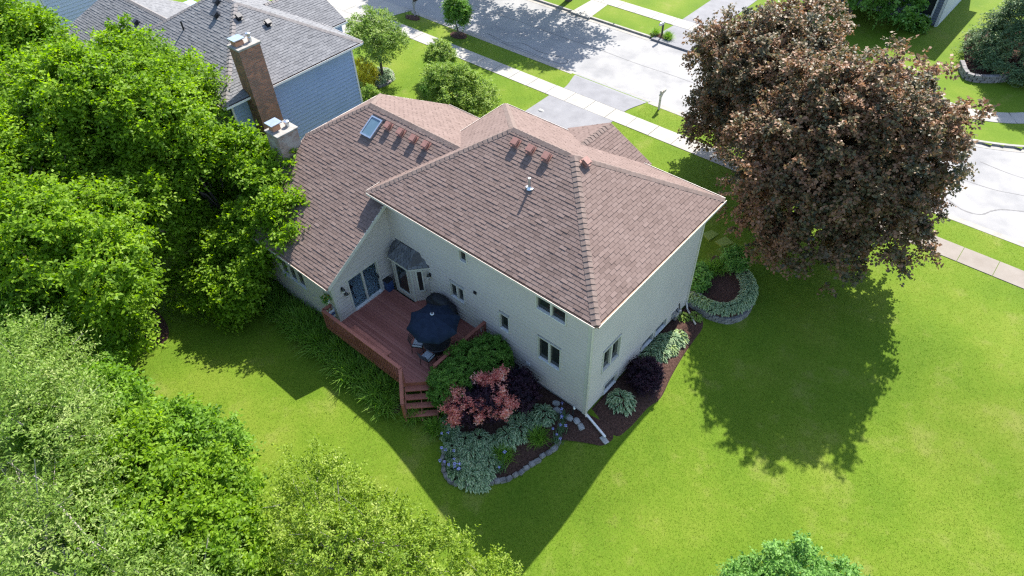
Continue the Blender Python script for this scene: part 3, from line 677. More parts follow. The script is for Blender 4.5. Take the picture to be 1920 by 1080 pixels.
# sliding door
sdoor = MB().fbox(FAM, door[0], door[0]+.09, -.12, .075, door[2], door[3]).build('sliding_door', FRAMEW, house)
MB().fbox(FAM, door[1]-.09, door[1], -.12, .075, door[2], door[3]).build('frame', FRAMEW, sdoor)
MB().fbox(FAM, door[0]+.091, door[1]-.091, -.12, .072, door[3]-.10, door[3]).build('frame', FRAMEW, sdoor)
MB().fbox(FAM, door[0]+.091, door[1]-.091, -.14, .09, door[2]-.02, door[2]+.06).build('threshold', WHITE, sdoor)
dm = (door[0]+door[1])/2
MB().fbox(FAM, dm-.045, dm+.045, -.10, .02, door[2]+.062, door[3]-.102).build('stile', FRAMEW, sdoor)
MB().fbox(FAM, door[0]+.095, dm-.047, -.05, -.035, door[2]+.062, door[3]-.102).build('pane', CLEAR, sdoor)
MB().fbox(FAM, dm+.047, door[1]-.095, -.08, -.065, door[2]+.062, door[3]-.102).build('pane', CLEAR, sdoor)
MB().fbox(FAM, door[1]-.16, door[1]-.13, .0, .07, 2.0, 2.25).build('handle', DARKM, sdoor)
# the room behind it
mb = MB(); mb.box(-16.6,XF-.2,YE+.2,.4,1.02,1.10); mb.build('room_floor', CARPET, house)
mb = MB(); mb.box(-16.7,-16.6,YE+.2,.4,1.1,3.5); mb.box(-16.6,XF-.2,.4,.5,1.1,3.5); mb.box(-16.6,XF-.2,YE+.11,YE+.2,1.1,3.5); mb.box(-16.6,XF-.2,YE+.2,.4,3.5,3.55); mb.build('room_wall', ROOMW, house)
wall_lamp(FAM, -2.72, 2.85); wall_lamp(FAM, -2.62, 2.5)
stool = empty('bar_stool', (-12.45,-1.9,1.1), 'dark bar stool inside the sliding glass door', 'stool')
MB().lathe([(0,.60),(.18,.60),(.19,.64),(.17,.67),(0,.68)], (-12.45,-1.9,1.1), 14).build('seat', DARKM, stool)
for a in range(4):
    t = a*math.pi/2+.4; MB().tube([(-12.45+.12*math.cos(t),-1.9+.12*math.sin(t),1.7),(-12.45+.22*math.cos(t),-1.9+.22*math.sin(t),1.1)], .018, 6).build('leg', DARKM, stool)
MB().tube([(-12.45+.17*math.cos(i*.6283),-1.9+.17*math.sin(i*.6283),1.38) for i in range(11)], .012, 5).build('foot_ring', DARKM, stool)
# bay window
bay = empty('bay_window', (-10.4,.2,1.1), parent=house); bay['label'] = 'angled bay window with its own dark shingle roof'
bp = [(-11.55,.44),(-11.1,-.15),(-9.9,-.15),(-9.38,.44)]
MB().prism(bp, 1.02, 3.3).build('bay_wall', CREAM, bay)
for (p, q) in ((bp[0],bp[1]),(bp[1],bp[2]),(bp[2],bp[3])):
    d = (Vector(q)-Vector(p)); L_ = d.length; d.normalize(); fr = FRAME((p[0],p[1],0),(d.x,d.y,0),(d.y,-d.x,0)); wd = .34 if L_ < 1 else .52
    a, b = L_/2-wd/2, L_/2+wd/2
    if L_ > 1: a, b = .16, L_-.16
    zb = 1.35 if L_ > 1 else 1.72
    mb = MB(); mb.fbox(fr, a, a+.07, .003, .05, zb, 3.08); mb.fbox(fr, b-.07, b, .003, .05, zb, 3.08); mb.fbox(fr, a+.07, b-.07, .003, .048, 3.0, 3.08); mb.fbox(fr, a+.07, b-.07, .003, .07, zb, zb+.07); mb.build('frame', FRAMEW, bay)
    MB().fbox(fr, a+.071, b-.071, .004, .018, zb+.071, 2.999).build('pane', GLASS, bay)
    MB().fbox(fr, -.02, .07, .002, .03, 1.1, 3.28).build('corner_board', TRIM, bay)
    for kz in range(2 if L_ > 1 else 3): MB().fbox(fr, .08, L_-.03, .001, .016, 1.12+.19*kz*.9, 1.12+.19*kz*.9+.15).build('siding_board', CREAM, bay)
be = [(-11.7,.44),(-11.18,-.30),(-9.82,-.30),(-9.15,.44)]; bt = [(-11.3,.45),(-10.85,.36),(-10.15,.36),(-9.75,.45)]
mb = MB()
for i in range(3): mb.quad((*be[i],3.30),(*be[i+1],3.30),(*bt[i+1],3.88),(*bt[i],3.88))
mb.quad(*[(*p,3.88) for p in bt]); mb.quad(*[(*p,3.29) for p in reversed(be)])
mb.build('bay_roof', DECKING2, bay)
mb = MB(); mb.prism(be, 3.2, 3.288); mb.build('bay_fascia', TRIM, bay)
btabs = []
for i in range(3):
    p0, p1 = Vector((*be[i],3.31)), Vector((*be[i+1],3.31)); q0, q1 = Vector((*bt[i],3.89)), Vector((*bt[i+1],3.89)); nn = (p1-p0).cross(q0-p0).normalized()
    rnd = random.Random(70+i); L_ = (p1-p0).length; nt_ = max(2, int(L_/.2))
    for c in range(5):
        for k in range(nt_):
            t0, t1 = c/5, min(1, (c+1.15)/5); u0, u1 = (k+(c%2)*.5-.25)/nt_, (k+1+(c%2)*.5-.25)/nt_-.03; u0 = max(0,u0); u1 = min(1,u1); th = rnd.choice((.01,.012,.022))
            f = lambda u,t: (p0.lerp(p1,u)).lerp(q0.lerp(q1,u), t)
            P = [f(u0,t0)+nn*th, f(u1,t0)+nn*th, f(u1,t1)+nn*.004, f(u0,t1)+nn*.004, f(u0,t0), f(u1,t0)]
            btabs.append((P, rnd.uniform(.1,.7)))
tag(link('bay_shingles', tab_mesh(btabs, 'bay_shingles'), SHING2, bay), kind='stuff')
# roof vents, pipe, skylight
def roof_vent(x, y, z, n, up, parent, m=VENTM, s=1.0):
    n = Vector(n); up = Vector(up); e = up.cross(n)
    def P(a, b, c): return Vector((x,y,z))+e*a*s+up*b*s+n*c*s
    mb = MB()
    def bx(a0,a1,b0,b1,c0,c1):
        nn = len(mb.v)
        for c in (c0,c1):
            for (a,b) in ((a0,b0),(a1,b0),(a1,b1),(a0,b1)): mb.v.append(tuple(P(a,b,c)))
        for q in ((0,3,2,1),(4,5,6,7),(0,1,5,4),(1,2,6,5),(2,3,7,6),(3,0,4,7)): mb.f.append(tuple(nn+i for i in q)); mb.m.append(0)
    bx(-.16,.16,-.2,.2,.0,.03); bx(-.11,.11,-.11,.11,.03,.14)
    bx(-.165,.165,-.165,.165,.14,.20); bx(-.135,.135,-.135,.135,.20,.235)
    return mb.build('roof_vent', m, parent)
for x_, y_, z_ in ((-6.99,4.01,8.80),(-6.21,4.01,8.80),(-5.41,4.01,8.80)): roof_vent(x_, y_, z_+.012, rear[0], rear[1], roof)
roof_vent(-4.05,4.60,HE-PM*-4.05+.012, right[0], right[1], roof)
for x_ in (-13.46,-12.64,-11.83,-11.06): roof_vent(x_, 2.80, ZR-M2*(YR-2.80)+.012, wr[0], wr[1], wroof)
pb = (-5.31,2.80,HE+PM*2.80)
mb = MB(); mb.tube([(pb[0],pb[1],pb[2]-.05),(pb[0],pb[1],pb[2]+.52)], .055, 10); mb.lathe([(.13,.015),(.075,.10),(.06,.12)], pb, 10); mb.box(pb[0]-.16,pb[0]+.16,pb[1]-.06,pb[1]+.06,pb[2]+.0,pb[2]+.07); mb.build('vent_pipe', STEEL, roof)
sky_e = empty('skylight', (-14.3,2.45,7.4), parent=house)
e_, s_, n_ = wr[2], wr[1], wr[0]
def slab(c, e0, e1, s0, s1, n0, n1):
    mb = MB(); nn = 0
    for nv in (n0, n1):
        for (a, b) in ((e0,s0),(e1,s0),(e1,s1),(e0,s1)): mb.v.append(tuple(c+e_*a+s_*b+n_*nv))
    mb.f = [(0,3,2,1),(4,5,6,7),(0,1,5,4),(1,2,6,5),(2,3,7,6),(3,0,4,7)]; mb.m = [0]*6; return mb
sc_ = Vector((-14.27,2.47,ZR-M2*(YR-2.47)))
for (a0,a1,b0,b1) in ((-.36,-.29,-.50,.50),(.29,.36,-.50,.50),(-.289,.289,-.50,-.43),(-.289,.289,.43,.50)): slab(sc_, a0,a1,b0,b1,0,.14).build('frame', STEEL, sky_e)
slab(sc_, -.288,.288,-.428,.428,.09,.11).build('glass', SKYGL, sky_e)
slab(sc_, -.42,.42,.52,.60,.0,.05).build('flashing', DARKM, sky_e)
# chimney on the wing's end wall
ch = empty('chimney', (-17.95,0,0), parent=house); ch['label'] = 'weathered pale brick chimney with metal cap'
MB().box(-18.42,-17.50,-.52,.58,-.5,7.10).build('shaft', BRICKW, ch)
mb = MB(); mb.box(-18.46,-17.42,-.56,.62,7.10,7.18); mb.v += []; mb.build('crown', CAPC, ch, bevel=.02)
MB().box(-18.28,-17.92,-.38,.02,7.18,7.42).build('flue', CLAY, ch)
mb = MB(); mb.box(-18.38,-17.80,-.48,.12,7.52,7.56); [mb.box(a-.01,a+.01,b-.01,b+.01,7.42,7.52) for a in (-18.26,-17.94) for b in (-.36,.0)]; mb.build('rain_cap', STEEL, ch)
mb = MB(); mb.lathe([(.10,0),(.10,.18),(.13,.19),(.13,.27),(.02,.31)], (-17.86,.34,7.18), 12); mb.build('flue_pipe', STEEL, ch)

# ------------------------------------------------------------------ neighbours
def hip_house(name, xr, y0, w, d, he, pm, m_sid, m_tab, m_deck, m_cap, label, wallm, vents=True, boards=True):
    h = empty(name, (xr-w/2, y0+d/2, 0), label, 'house')
    dk = MB(); tb = []; x0 = xr-w
    r = roof_plane([(x0,y0),(xr,y0),(xr-d/2,y0+d/2),(x0+d/2,y0+d/2)], he-pm*y0, 0, pm, None, dk, tb, 21)
    rt = roof_plane([(xr,y0),(xr,y0+d),(xr-d/2,y0+d/2)], he+pm*xr, -pm, 0, None, dk, tb, 22)
    f = roof_plane([(xr,y0+d),(x0,y0+d),(x0+d/2,y0+d/2),(xr-d/2,y0+d/2)], he+pm*(y0+d), 0, -pm, None, dk, tb, 23)
    l = roof_plane([(x0,y0+d),(x0,y0),(x0+d/2,y0+d/2)], he-pm*x0, pm, 0, None, dk, tb, 24)
    rf = dk.build('roof', m_deck, h)
    hr = he+pm*d/2; a1 = (x0+d/2,y0+d/2,hr); a2 = (xr-d/2,y0+d/2,hr)
    for (p, q, n1, n2) in (((x0,y0,he),a1,r[0],l[0]),((xr,y0,he),a2,r[0],rt[0]),((xr,y0+d,he),a2,f[0],rt[0]),((x0,y0+d,he),a1,f[0],l[0])): caps(p, q, n1, n2, rf, m_cap, step=.25)
    if w > d+.3: caps(a1, a2, r[0], f[0], rf, m_cap, 'ridge_cap', step=.25)
    tag(link('shingles', tab_mesh(tb, 'shingles'), m_tab, rf), kind='stuff')
    gutter_run((xr,y0,he),(xr,y0+d,he),(1,0,0),h,WHITE); gutter_run((x0,y0,he),(xr,y0,he),(0,-1,0),h,WHITE); gutter_run((xr,y0+d,he),(x0,y0+d,he),(0,1,0),h,WHITE)
    MB().box(x0+.02,xr-.02,y0+.02,y0+d-.02,he-.2,he-.125).build('soffit', WHITE, h)
    fr = FRAME((xr-.46,0,0),(0,1,0),(1,0,0)); wl_ = poly_wall(fr, [(y0+.46,-.5),(y0+d-.46,-.5),(y0+d-.46,he-.14),(y0+.46,he-.14)], 'side_wall', wallm, h)
    siding(fr, y0+.56, y0+d-.56, .3, lambda u: he-.17, wl_, m_sid, .23)
    for a in (y0+.46, y0+d-.56): MB().fbox(fr, a, a+.10, -.02, .058, .2, he-.18).build('corner_board', WHITE, h)
    mb = MB(); mb.box(x0+.46, xr-.56, y0+.46, y0+.54, -.5, he-.14); mb.build('rear_wall', m_sid, h)
    mb = MB(); mb.box(x0+.46, xr-.56, y0+d-.54, y0+d-.46, -.5, he-.14); mb.build('front_wall', m_sid, h)
    mb = MB(); mb.box(x0+.46, x0+.54, y0+.54, y0+d-.54, -.5, he-.14); mb.build('end_wall', m_sid, h)
    return h, rf, (r, rt, f, l), hr
nb, nrf, npl, nhr = hip_house('neighbour_house', -22.95, 0.0, 10.9, 8.96, 6.44, .59, BLUE, SHING2, DECKING2, CAPM2, 'grey roofed house with blue siding and tall red brick chimney', BLUE)
for x_, y_ in ((-28.6,4.1),(-27.95,3.5)): roof_vent(x_, y_, 6.44+.59*y_+.012, npl[0][0], npl[0][1], nrf, DARKM)
for x_, y_ in ((-26.6,4.0),(-25.75,5.1)): roof_vent(x_, y_, 6.44+.59*(-22.95-x_)+.012, npl[1][0], npl[1][1], nrf, DARKM)
mb = MB(); pz = 6.44+.59*2.2; mb.tube([(-29.7,2.2,pz-.05),(-29.7,2.2,pz+.5)], .05, 8); mb.build('vent_pipe', DARKM, nrf)
# its front gable and low rear wing
dk = MB(); tb = []
ga = roof_plane([(-29.2,7.0),(-29.2,10.6),(-26.4,10.6),(-26.4,8.4)], 7.6-(-.52)*-29.2, -.52, 0, None, dk, tb, 31)
gb = roof_plane([(-29.2,7.0),(-32.0,8.4),(-32.0,10.6),(-29.2,10.6)], 7.6-.52*-29.2, .52, 0, None, dk, tb, 32)
wa = roof_plane([(-42.5,-2.2),(-33.5,-2.2),(-31.5,2.8),(-40.0,2.8)], 4.2+.602*2.2, 0, .602, None, dk, tb, 33)
wb = roof_plane([(-40.0,2.8),(-31.5,2.8),(-33.5,9.0),(-42.5,9.0)], 7.21+.602*2.8, 0, -.602, None, dk, tb, 34)
nwr = dk.build('wing_roof', DECKING2, nb); tag(link('shingles', tab_mesh(tb, 'shingles'), SHING2, nwr), kind='stuff')
caps((-29.2,7.1,7.6),(-29.2,10.6,7.6), ga[0], gb[0], nwr, CAPM2, 'ridge_cap', step=.25); caps((-40,2.8,7.21),(-33,2.8,7.21), wa[0], wb[0], nwr, CAPM2, 'ridge_cap', step=.25)
roof_vent(-35.2,1.9,4.2+.602*4.1+.012, wa[0], wa[1], nwr, DARKM)
gutter_run((-26.4,8.6,7.6-.52*2.8),(-26.4,10.6,7.6-.52*2.8),(1,0,0),nb,WHITE)
mb = MB(); mb.quad((-32,10.4,6.0),(-26.5,10.4,6.0),(-29.2,10.4,7.45)); mb.box(-31.8,-26.7,9.0,10.4,-.3,6.05); mb.build('front_bay', BLUE, nb)
mb = MB(); mb.box(-42.2,-33.6,-1.8,8.6,-.4,4.1); mb.build('wing_wall', BLUE, nb)
nch = empty('chimney', (-22.9,2,0), parent=nb)
MB().box(-23.36,-22.48,1.42,2.62,-.5,8.95).build('shaft', BRICK, nch)
MB().box(-23.42,-22.42,1.36,2.68,8.95,9.06).build('crown', CAPC, nch, bevel=.02)
MB().box(-23.22,-22.80,1.52,1.98,9.06,9.26).build('flue', CLAY, nch)
mb = MB(); mb.box(-23.32,-22.70,1.44,2.06,9.36,9.40); [mb.box(a-.01,a+.01,b-.01,b+.01,9.26,9.36) for a in (-23.2,-22.82) for b in (1.55,1.95)]; mb.build('rain_cap', STEEL, nch)
mb = MB(); mb.lathe([(.10,0),(.10,.22),(.085,.24),(.085,.36),(.13,.37),(.13,.43),(.02,.47)], (-22.80,2.32,9.06), 12); mb.build('flue_pipe', STEEL, nch)
nb2 = hip_house('far_neighbour_house', -46.0, 0.0, 11, 9.0, 6.44, .59, GREYS, SHING2, DECKING2, CAPM2, 'pale grey sided house behind the leafy trees', GREYS)[0]
# house over the road, only its corner shows
fh_ = empty('house_across_road', (-3,49,0), 'dark windowed house corner beside the spruce tree', 'house')
FFR = FRAME((0,47.0,0),(1,0,0),(0,-1,0))
mb = MB(); mb.box(-9,-.35,47.08,56,-.5,5.8); mb.build('wall', SLATE, fh_)
siding(FFR, -9, -.45, .2, lambda u: 5.7, fh_, SLATE, .2, [(-2.3,-.85,.55,3.4)])
window(FFR, -2.3,-.85,.55,3.4, fh_, panes=1, trim=.12, frame_m=WHITE)
MB().fbox(FFR, -.47,-.33,-.02,.06,-.2,5.8).build('corner_board', WHITE, fh_)
mb = MB(); mb.box(-.33,-.28,47.05,56,-.4,5.8); mb.build('side_wall', GREYS, fh_)
mb = MB(); mb.v = [(-9.4,46.5,5.8),(.2,46.5,5.8),(.2,56.5,5.8),(-9.4,56.5,5.8),(-4.6,51.5,8.4)]; mb.f = [(0,1,4),(1,2,4),(2,3,4),(3,0,4),(3,2,1,0)]; mb.m = [0]*5; mb.build('roof', CAPM2, fh_)
fh_.location = (-3.4, 47.7, 0)

# ------------------------------------------------------------------ deck
DZ = 1.10
deck = empty('deck', (-9,-1.6,0), 'red brown timber deck with railing and corner steps behind the house', 'deck')
rnd = random.Random(11)
y = -3.70; pw = .138
while y < .40:
    ya, yb = y, min(y+pw-.008, .44); xl = -12.02 if yb < -3.17 else XF+.04
    def xr_(yy): return min(-5.9, -6.85+(yy+3.72))
    segs = [(xl, None)]
    x0 = xl
    mb = MB(); dz = rnd.uniform(-.002,.002)
    pts = [(x0,ya),(xr_(ya),ya),(xr_(yb),yb),(x0,yb)]
    if yb > -.16 and ya < .5:
        # boards that stop at the bay
        bl = max(0., min(1., (ya+.15)/.59)); xb0, xb1 = -11.1-.45*bl, -9.9+.52*bl
        pts = [(xb1+.02,ya),(xr_(ya),ya),(xr_(yb),yb),(xb1+.02,yb)]
    mb.prism(pts, DZ-.035+dz, DZ+dz); me = mb.mesh('plank'); a = me.attributes.new('var','FLOAT','FACE'); a.data.foreach_set('value', np.full(len(me.polygons), rnd.uniform(.25,.75), dtype=np.float32))
    link('plank', me, DECKW, deck)
    y += pw
# rim joists
mb = MB(); mb.box(-12.02,-6.87,-3.76,-3.72,DZ-.24,DZ-.002); mb.build('rim_board', RAILW, deck)
mb = MB(); mb.bar((-6.86,-3.75,DZ-.12),(-5.88,-2.77,DZ-.12),.04,.23); mb.build('rim_board', RAILW, deck)
mb = MB(); mb.box(-5.90,-5.86,-2.75,.44,DZ-.24,DZ-.002); mb.build('rim_board', RAILW, deck)
for x_ in (-11.8,-9.3,-7.0): MB().box(x_-.05,x_+.05,-3.70,-3.60,-.3,DZ-.04).build('footing_post', RAILW, deck)
RT = DZ+.92
def rail(p, q, parent, n_bal, z0=DZ, z1=RT):
    p = Vector(p); q = Vector(q); d = (q-p).normalized()
    MB().bar((p.x,p.y,z1),(q.x,q.y,z1),.15,.038).build('top_rail', RAILW, parent)
    MB().bar((p.x,p.y,z1-.09),(q.x,q.y,z1-.09),.04,.09).build('upper_rail', RAILW, parent)
    MB().bar((p.x,p.y,z0+.10),(q.x,q.y,z0+.10),.04,.09).build('lower_rail', RAILW, parent)
    me = MB().box(-.02,.02,-.02,.02,z0-.14,z1-.05).mesh('baluster'); me.materials.append(RAILW); nn = Vector((-d.y,d.x,0))*-.04
    for k in range(n_bal):
        c = p.lerp(q, (k+.5)/n_bal)+nn; o = link('baluster', me, None, parent); o.location = (c.x,c.y,0); o.rotation_euler.z = math.atan2(d.y,d.x)
rail((-12.0,-3.70,0),(-6.90,-3.70,0),deck,34)
rail((-5.92,-2.70,0),(-5.92,.40,0),deck,20)
rail((-12.0,-3.68,0),(-12.0,-3.24,0),deck,3)
for (x_, y_) in ((-12.0,-3.70),(-9.4,-3.68),(-6.88,-3.70),(-5.92,-2.70),(-5.92,.36)): MB().box(x_-.045,x_+.045,y_-.045,y_+.045,DZ-.3,RT-.02).build('post', RAILW, deck)
bench = empty('bench', (-9.2,-3.45,DZ), 'red brown plank bench shelf along the inside of the deck railing', 'bench')
for k in range(2): MB().box(-10.35,-7.95,-3.60+.17*k,-3.44+.17*k,DZ+.70,DZ+.74).build('seat_plank', RAILW, bench)
for x_ in (-10.1,-9.15,-8.2): MB().box(x_-.04,x_+.04,-3.56,-3.32,DZ+.002,DZ+.698).build('leg', RAILW, bench)
# steps at the clipped corner
sd_ = Vector((.7071,-.7071,0)); sw_ = Vector((.7071,.7071,0)); sc0 = Vector((-6.375,-3.235,0))
for k in range(4):
    z = DZ-.21*(k+1); c = sc0+sd_*(.17+.29*k)
    for j in range(2):
        cc = c+sd_*(-.07+.145*j); MB().bar(tuple(cc-sw_*.64+Vector((0,0,z-.02))), tuple(cc+sw_*.64+Vector((0,0,z-.02))), .138, .038).build('tread', DECKW if False else RAILW, deck)
for s_s in (-.66,.0,.66):
    a = sc0+sw_*s_s+Vector((0,0,DZ-.22)); b = a+sd_*1.25; b.z = DZ-1.06; MB().bar(tuple(a-Vector((0,0,.1))), tuple(b-Vector((0,0,.02))), .04, .20).build('stringer', RAILW, deck)
a = sc0-sw_*.70+Vector((0,0,RT)); b = a+sd_*1.15; b.z = RT-.84
MB().bar(tuple(a), tuple(b), .14, .04).build('stair_rail', RAILW, deck)
MB().box(b.x-.045,b.x+.045,b.y-.045,b.y+.045,-.1,b.z-.02).build('post', RAILW, deck)
mb = MB(); a2 = a-Vector((0,0,.78)); b2 = b-Vector((0,0,.78)); mb.bar(tuple(a2), tuple(b2), .04, .09); mb.build('stair_lower_rail', RAILW, deck)
for k in range(5):
    p = a.lerp(b,(k+.7)/6); MB().box(p.x-.02,p.x+.02,p.y-.02,p.y+.02,p.z-.80,p.z-.02).build('baluster', RAILW, deck)

# ------------------------------------------------------------------ things on the deck
UX, UY = -6.92, -1.60
um = empty('patio_umbrella', (UX,UY,DZ), 'open navy blue canvas patio umbrella over the deck table', 'umbrella')
NS = 8; top = Vector((UX,UY,DZ+2.42)); rr = 1.14; hz = DZ+1.95
rim = [Vector((UX+rr*math.cos(2*math.pi*k/NS+.2), UY+rr*math.sin(2*math.pi*k/NS+.2), hz)) for k in range(NS)]
for k in range(NS):
    p, q = rim[k], rim[(k+1) % NS]; V = []; F = []; n1_ = 5; n2_ = 5
    for i in range(n1_+1):
        t = i/n1_
        for j in range(n2_+1):
            u = j/n2_; b = p.lerp(q, u); c = top.lerp(b, t); sag = -.06*math.sin(math.pi*t)*(.3) - .10*math.sin(math.pi*u)*t
            out = (c-Vector((UX,UY,c.z))); c = c - out*.05*math.sin(math.pi*u)*t; c.z += .10*math.sin(math.pi*t)*.6+sag*.6
            V.append(c)
    for j in range(n2_+1):
        c = V[n1_*(n2_+1)+j].copy(); c.z -= .13; V.append(c)
    for i in range(n1_+1):
        for j in range(n2_): F.append((i*(n2_+1)+j, i*(n2_+1)+j+1, (i+1)*(n2_+1)+j+1, (i+1)*(n2_+1)+j))
    me = bpy.data.meshes.new('canopy_panel'); me.from_pydata([tuple(v) for v in V], [], F); me.polygons.foreach_set('use_smooth', np.ones(len(F), dtype=bool)); me.update(); link('canopy_panel', me, NAVY, um)
    mb = MB(); mb.bar(top-Vector((0,0,.05)), p-Vector((0,0,.03)), .02, .02); mb.build('rib', DARKM, um)
MB().tube([(UX,UY,DZ+.02),(UX,UY,DZ+2.46)], .022, 8).build('pole', DARKM, um)
mb = MB(); mb.lathe([(.085,.0),(.085,.03),(.05,.05),(.02,.05)], (UX,UY,DZ+2.445), 14); mb.build('vent_ring', CUSH, um)
mb = MB(); mb.lathe([(.0,.09),(.04,.07),(.045,.02),(.03,.0)], (UX,UY,DZ+2.47), 10); mb.build('finial', DARKM, um)
mb = MB(); mb.lathe([(.0,.10),(.05,.10),(.22,.04),(.24,.0)], (UX,UY,DZ+.004), 16); mb.build('base', DARKM, um)
tb_ = empty('patio_table', (UX,UY,DZ), 'round dark metal patio table under the navy umbrella', 'table')
mb = MB(); mb.lathe([(.06,.70),(.60,.70),(.62,.715),(.60,.73),(.06,.73)], (UX,UY,DZ), 24); mb.build('table_top', DARKM, tb_)
for k in range(4):
    t = k*math.pi/2+.6; MB().tube([(UX+.4*math.cos(t),UY+.4*math.sin(t),DZ+.70),(UX+.5*math.cos(t),UY+.5*math.sin(t),DZ+.003)], .02, 6).build('leg', DARKM, tb_)
def chair(loc, ang, label):
    c = empty('patio_chair', loc, label, 'chair', 'patio chairs around the table', rz=ang)
    if not CH:
        mb = MB(); mb.box(-.24,.24,-.24,.24,.40,.43); CH['seat_frame'] = (mb.mesh('seat_frame'), DARKM)
        mb = MB(); mb.box(-.225,.225,-.215,.225,.431,.50); CH['cushion'] = (mb.mesh('cushion', bevel=.025), CUSH)
        for i, (a, b, h) in enumerate(((-.24,-.24,.62),(.24,-.24,.62),(-.24,.24,.92),(.24,.24,.92))):
            dy = .06 if b > 0 else -.03
            mb = MB(); mb.tube([(a,b+dy*.6,0),(a,b,.42),(a,b+(.12 if b > 0 else 0),h)], .016, 6); CH['leg%d' % i] = (mb.mesh('leg'), DARKM)
        for i, a in enumerate((-.25,.25)):
            mb = MB(); mb.tube([(a,-.26,.60),(a,-.1,.635),(a,.30,.63)], .018, 6); CH['arm%d' % i] = (mb.mesh('armrest'), DARKM)
        for i in range(5):
            zz = .55+.085*i; mb = MB(); mb.tube([(-.24,.26+.10*(zz-.42)/.5,zz),(0,.30+.10*(zz-.42)/.5,zz+.01),(.24,.26+.10*(zz-.42)/.5,zz)], .015, 5); CH['slat%d' % i] = (mb.mesh('back_slat'), DARKM)
    for k, (me, m_) in CH.items():
        if not me.materials: me.materials.append(m_)
        o = bpy.data.objects.new(me.name.split('.')[0], me); COL.objects.link(o); o.parent = c
CH = {}
chair((-6.78,-2.30,DZ+.004), math.radians(185), 'dark metal chair with pale cushion between umbrella and steps')
chair((-6.12,-1.42,DZ+.004), math.radians(-80), 'dark metal chair with pale cushion against the round green shrub')
chair((-7.62,-2.05,DZ+.004), math.radians(120), 'dark metal chair mostly hidden under the umbrella on the open deck side')
# covered grill: a smooth draped shape
def drape(name, prof, m, label, cat, x0, y0, z0, rot=0):
    V = []; F = []; k = 28
    for (hx, hy, z, e) in prof:
        for j in range(k):
            t = 2*math.pi*j/k; c, s = math.cos(t), math.sin(t)
            x = hx*math.copysign(abs(c)**e, c); y = hy*math.copysign(abs(s)**e, s)
            wob = 1+.02*math.sin(7*t+z*9)+.012*math.sin(13*t)
            V.append((x0+x*wob, y0+y*wob, z0+z))
    for i in range(len(prof)-1):
        for j in range(k): F.append((i*k+j, i*k+(j+1)%k, (i+1)*k+(j+1)%k, (i+1)*k+j))
    F.append(tuple((len(prof)-1)*k+j for j in range(k)))
    me = bpy.data.meshes.new(name); me.from_pydata(V, [], F); me.polygons.foreach_set('use_smooth', np.ones(len(F), dtype=bool)); me.update()
    return tag(link(name, me, m), label, cat)
drape('covered_grill', [(.80,.34,.08,.35),(.78,.33,.40,.35),(.76,.32,.80,.35),(.73,.31,.90,.4),(.46,.29,.94,.5),(.42,.27,1.08,.55),(.36,.20,1.18,.6),(.2,.1,1.22,.8)], BLACKC, 'gas grill under a black cover by the rear wall', 'grill', -8.25, .02, DZ)
# storage bin, folded chair, hanging basket
bn = empty('storage_bin', (-11.35,-.42,DZ), 'dark blue storage bin in the corner beside the sliding door', 'bin')
MB().box(-11.58,-11.26,-.56,-.22,DZ+.004,DZ+.62).build('body', BLUEPL, bn, bevel=.03)
MB().box(-11.60,-11.24,-.58,-.20,DZ+.62,DZ+.68).build('lid', DARKM, bn, bevel=.02)
fc = empty('folded_chair', (-11.85,-3.45,DZ), 'folded pale and blue lawn chair leaning at the wing corner', 'chair')
for y_ in (-3.62,-3.40): MB().bar((-11.62,y_,DZ+.01),(-11.66,y_+.06,DZ+1.05),.03,.03).build('frame', STEEL, fc)
for k in range(5): MB().box(-11.66,-11.63,-3.62,-3.34,DZ+.16+.17*k,DZ+.26+.17*k).build('webbing', (CUSH, BLUEPL)[k % 2], fc)
hb = empty('hanging_basket', (-11.86,-3.45,2.6), 'white hanging basket of yellow flowers at the wing corner', 'basket')
mb = MB(); mb.lathe([(.02,-.18),(.10,-.17),(.15,-.02),(.155,0),(.0,.0)], (-11.86,-3.45,2.55), 14); mb.build('pot', WHITE, hb)
mb = MB(); mb.tube([(-11.86,YE-.02,3.2),(-11.86,-3.36,3.26),(-11.86,-3.46,3.16),(-11.86,-3.45,2.56)], .008, 5); mb.build('hook', DARKM, hb)

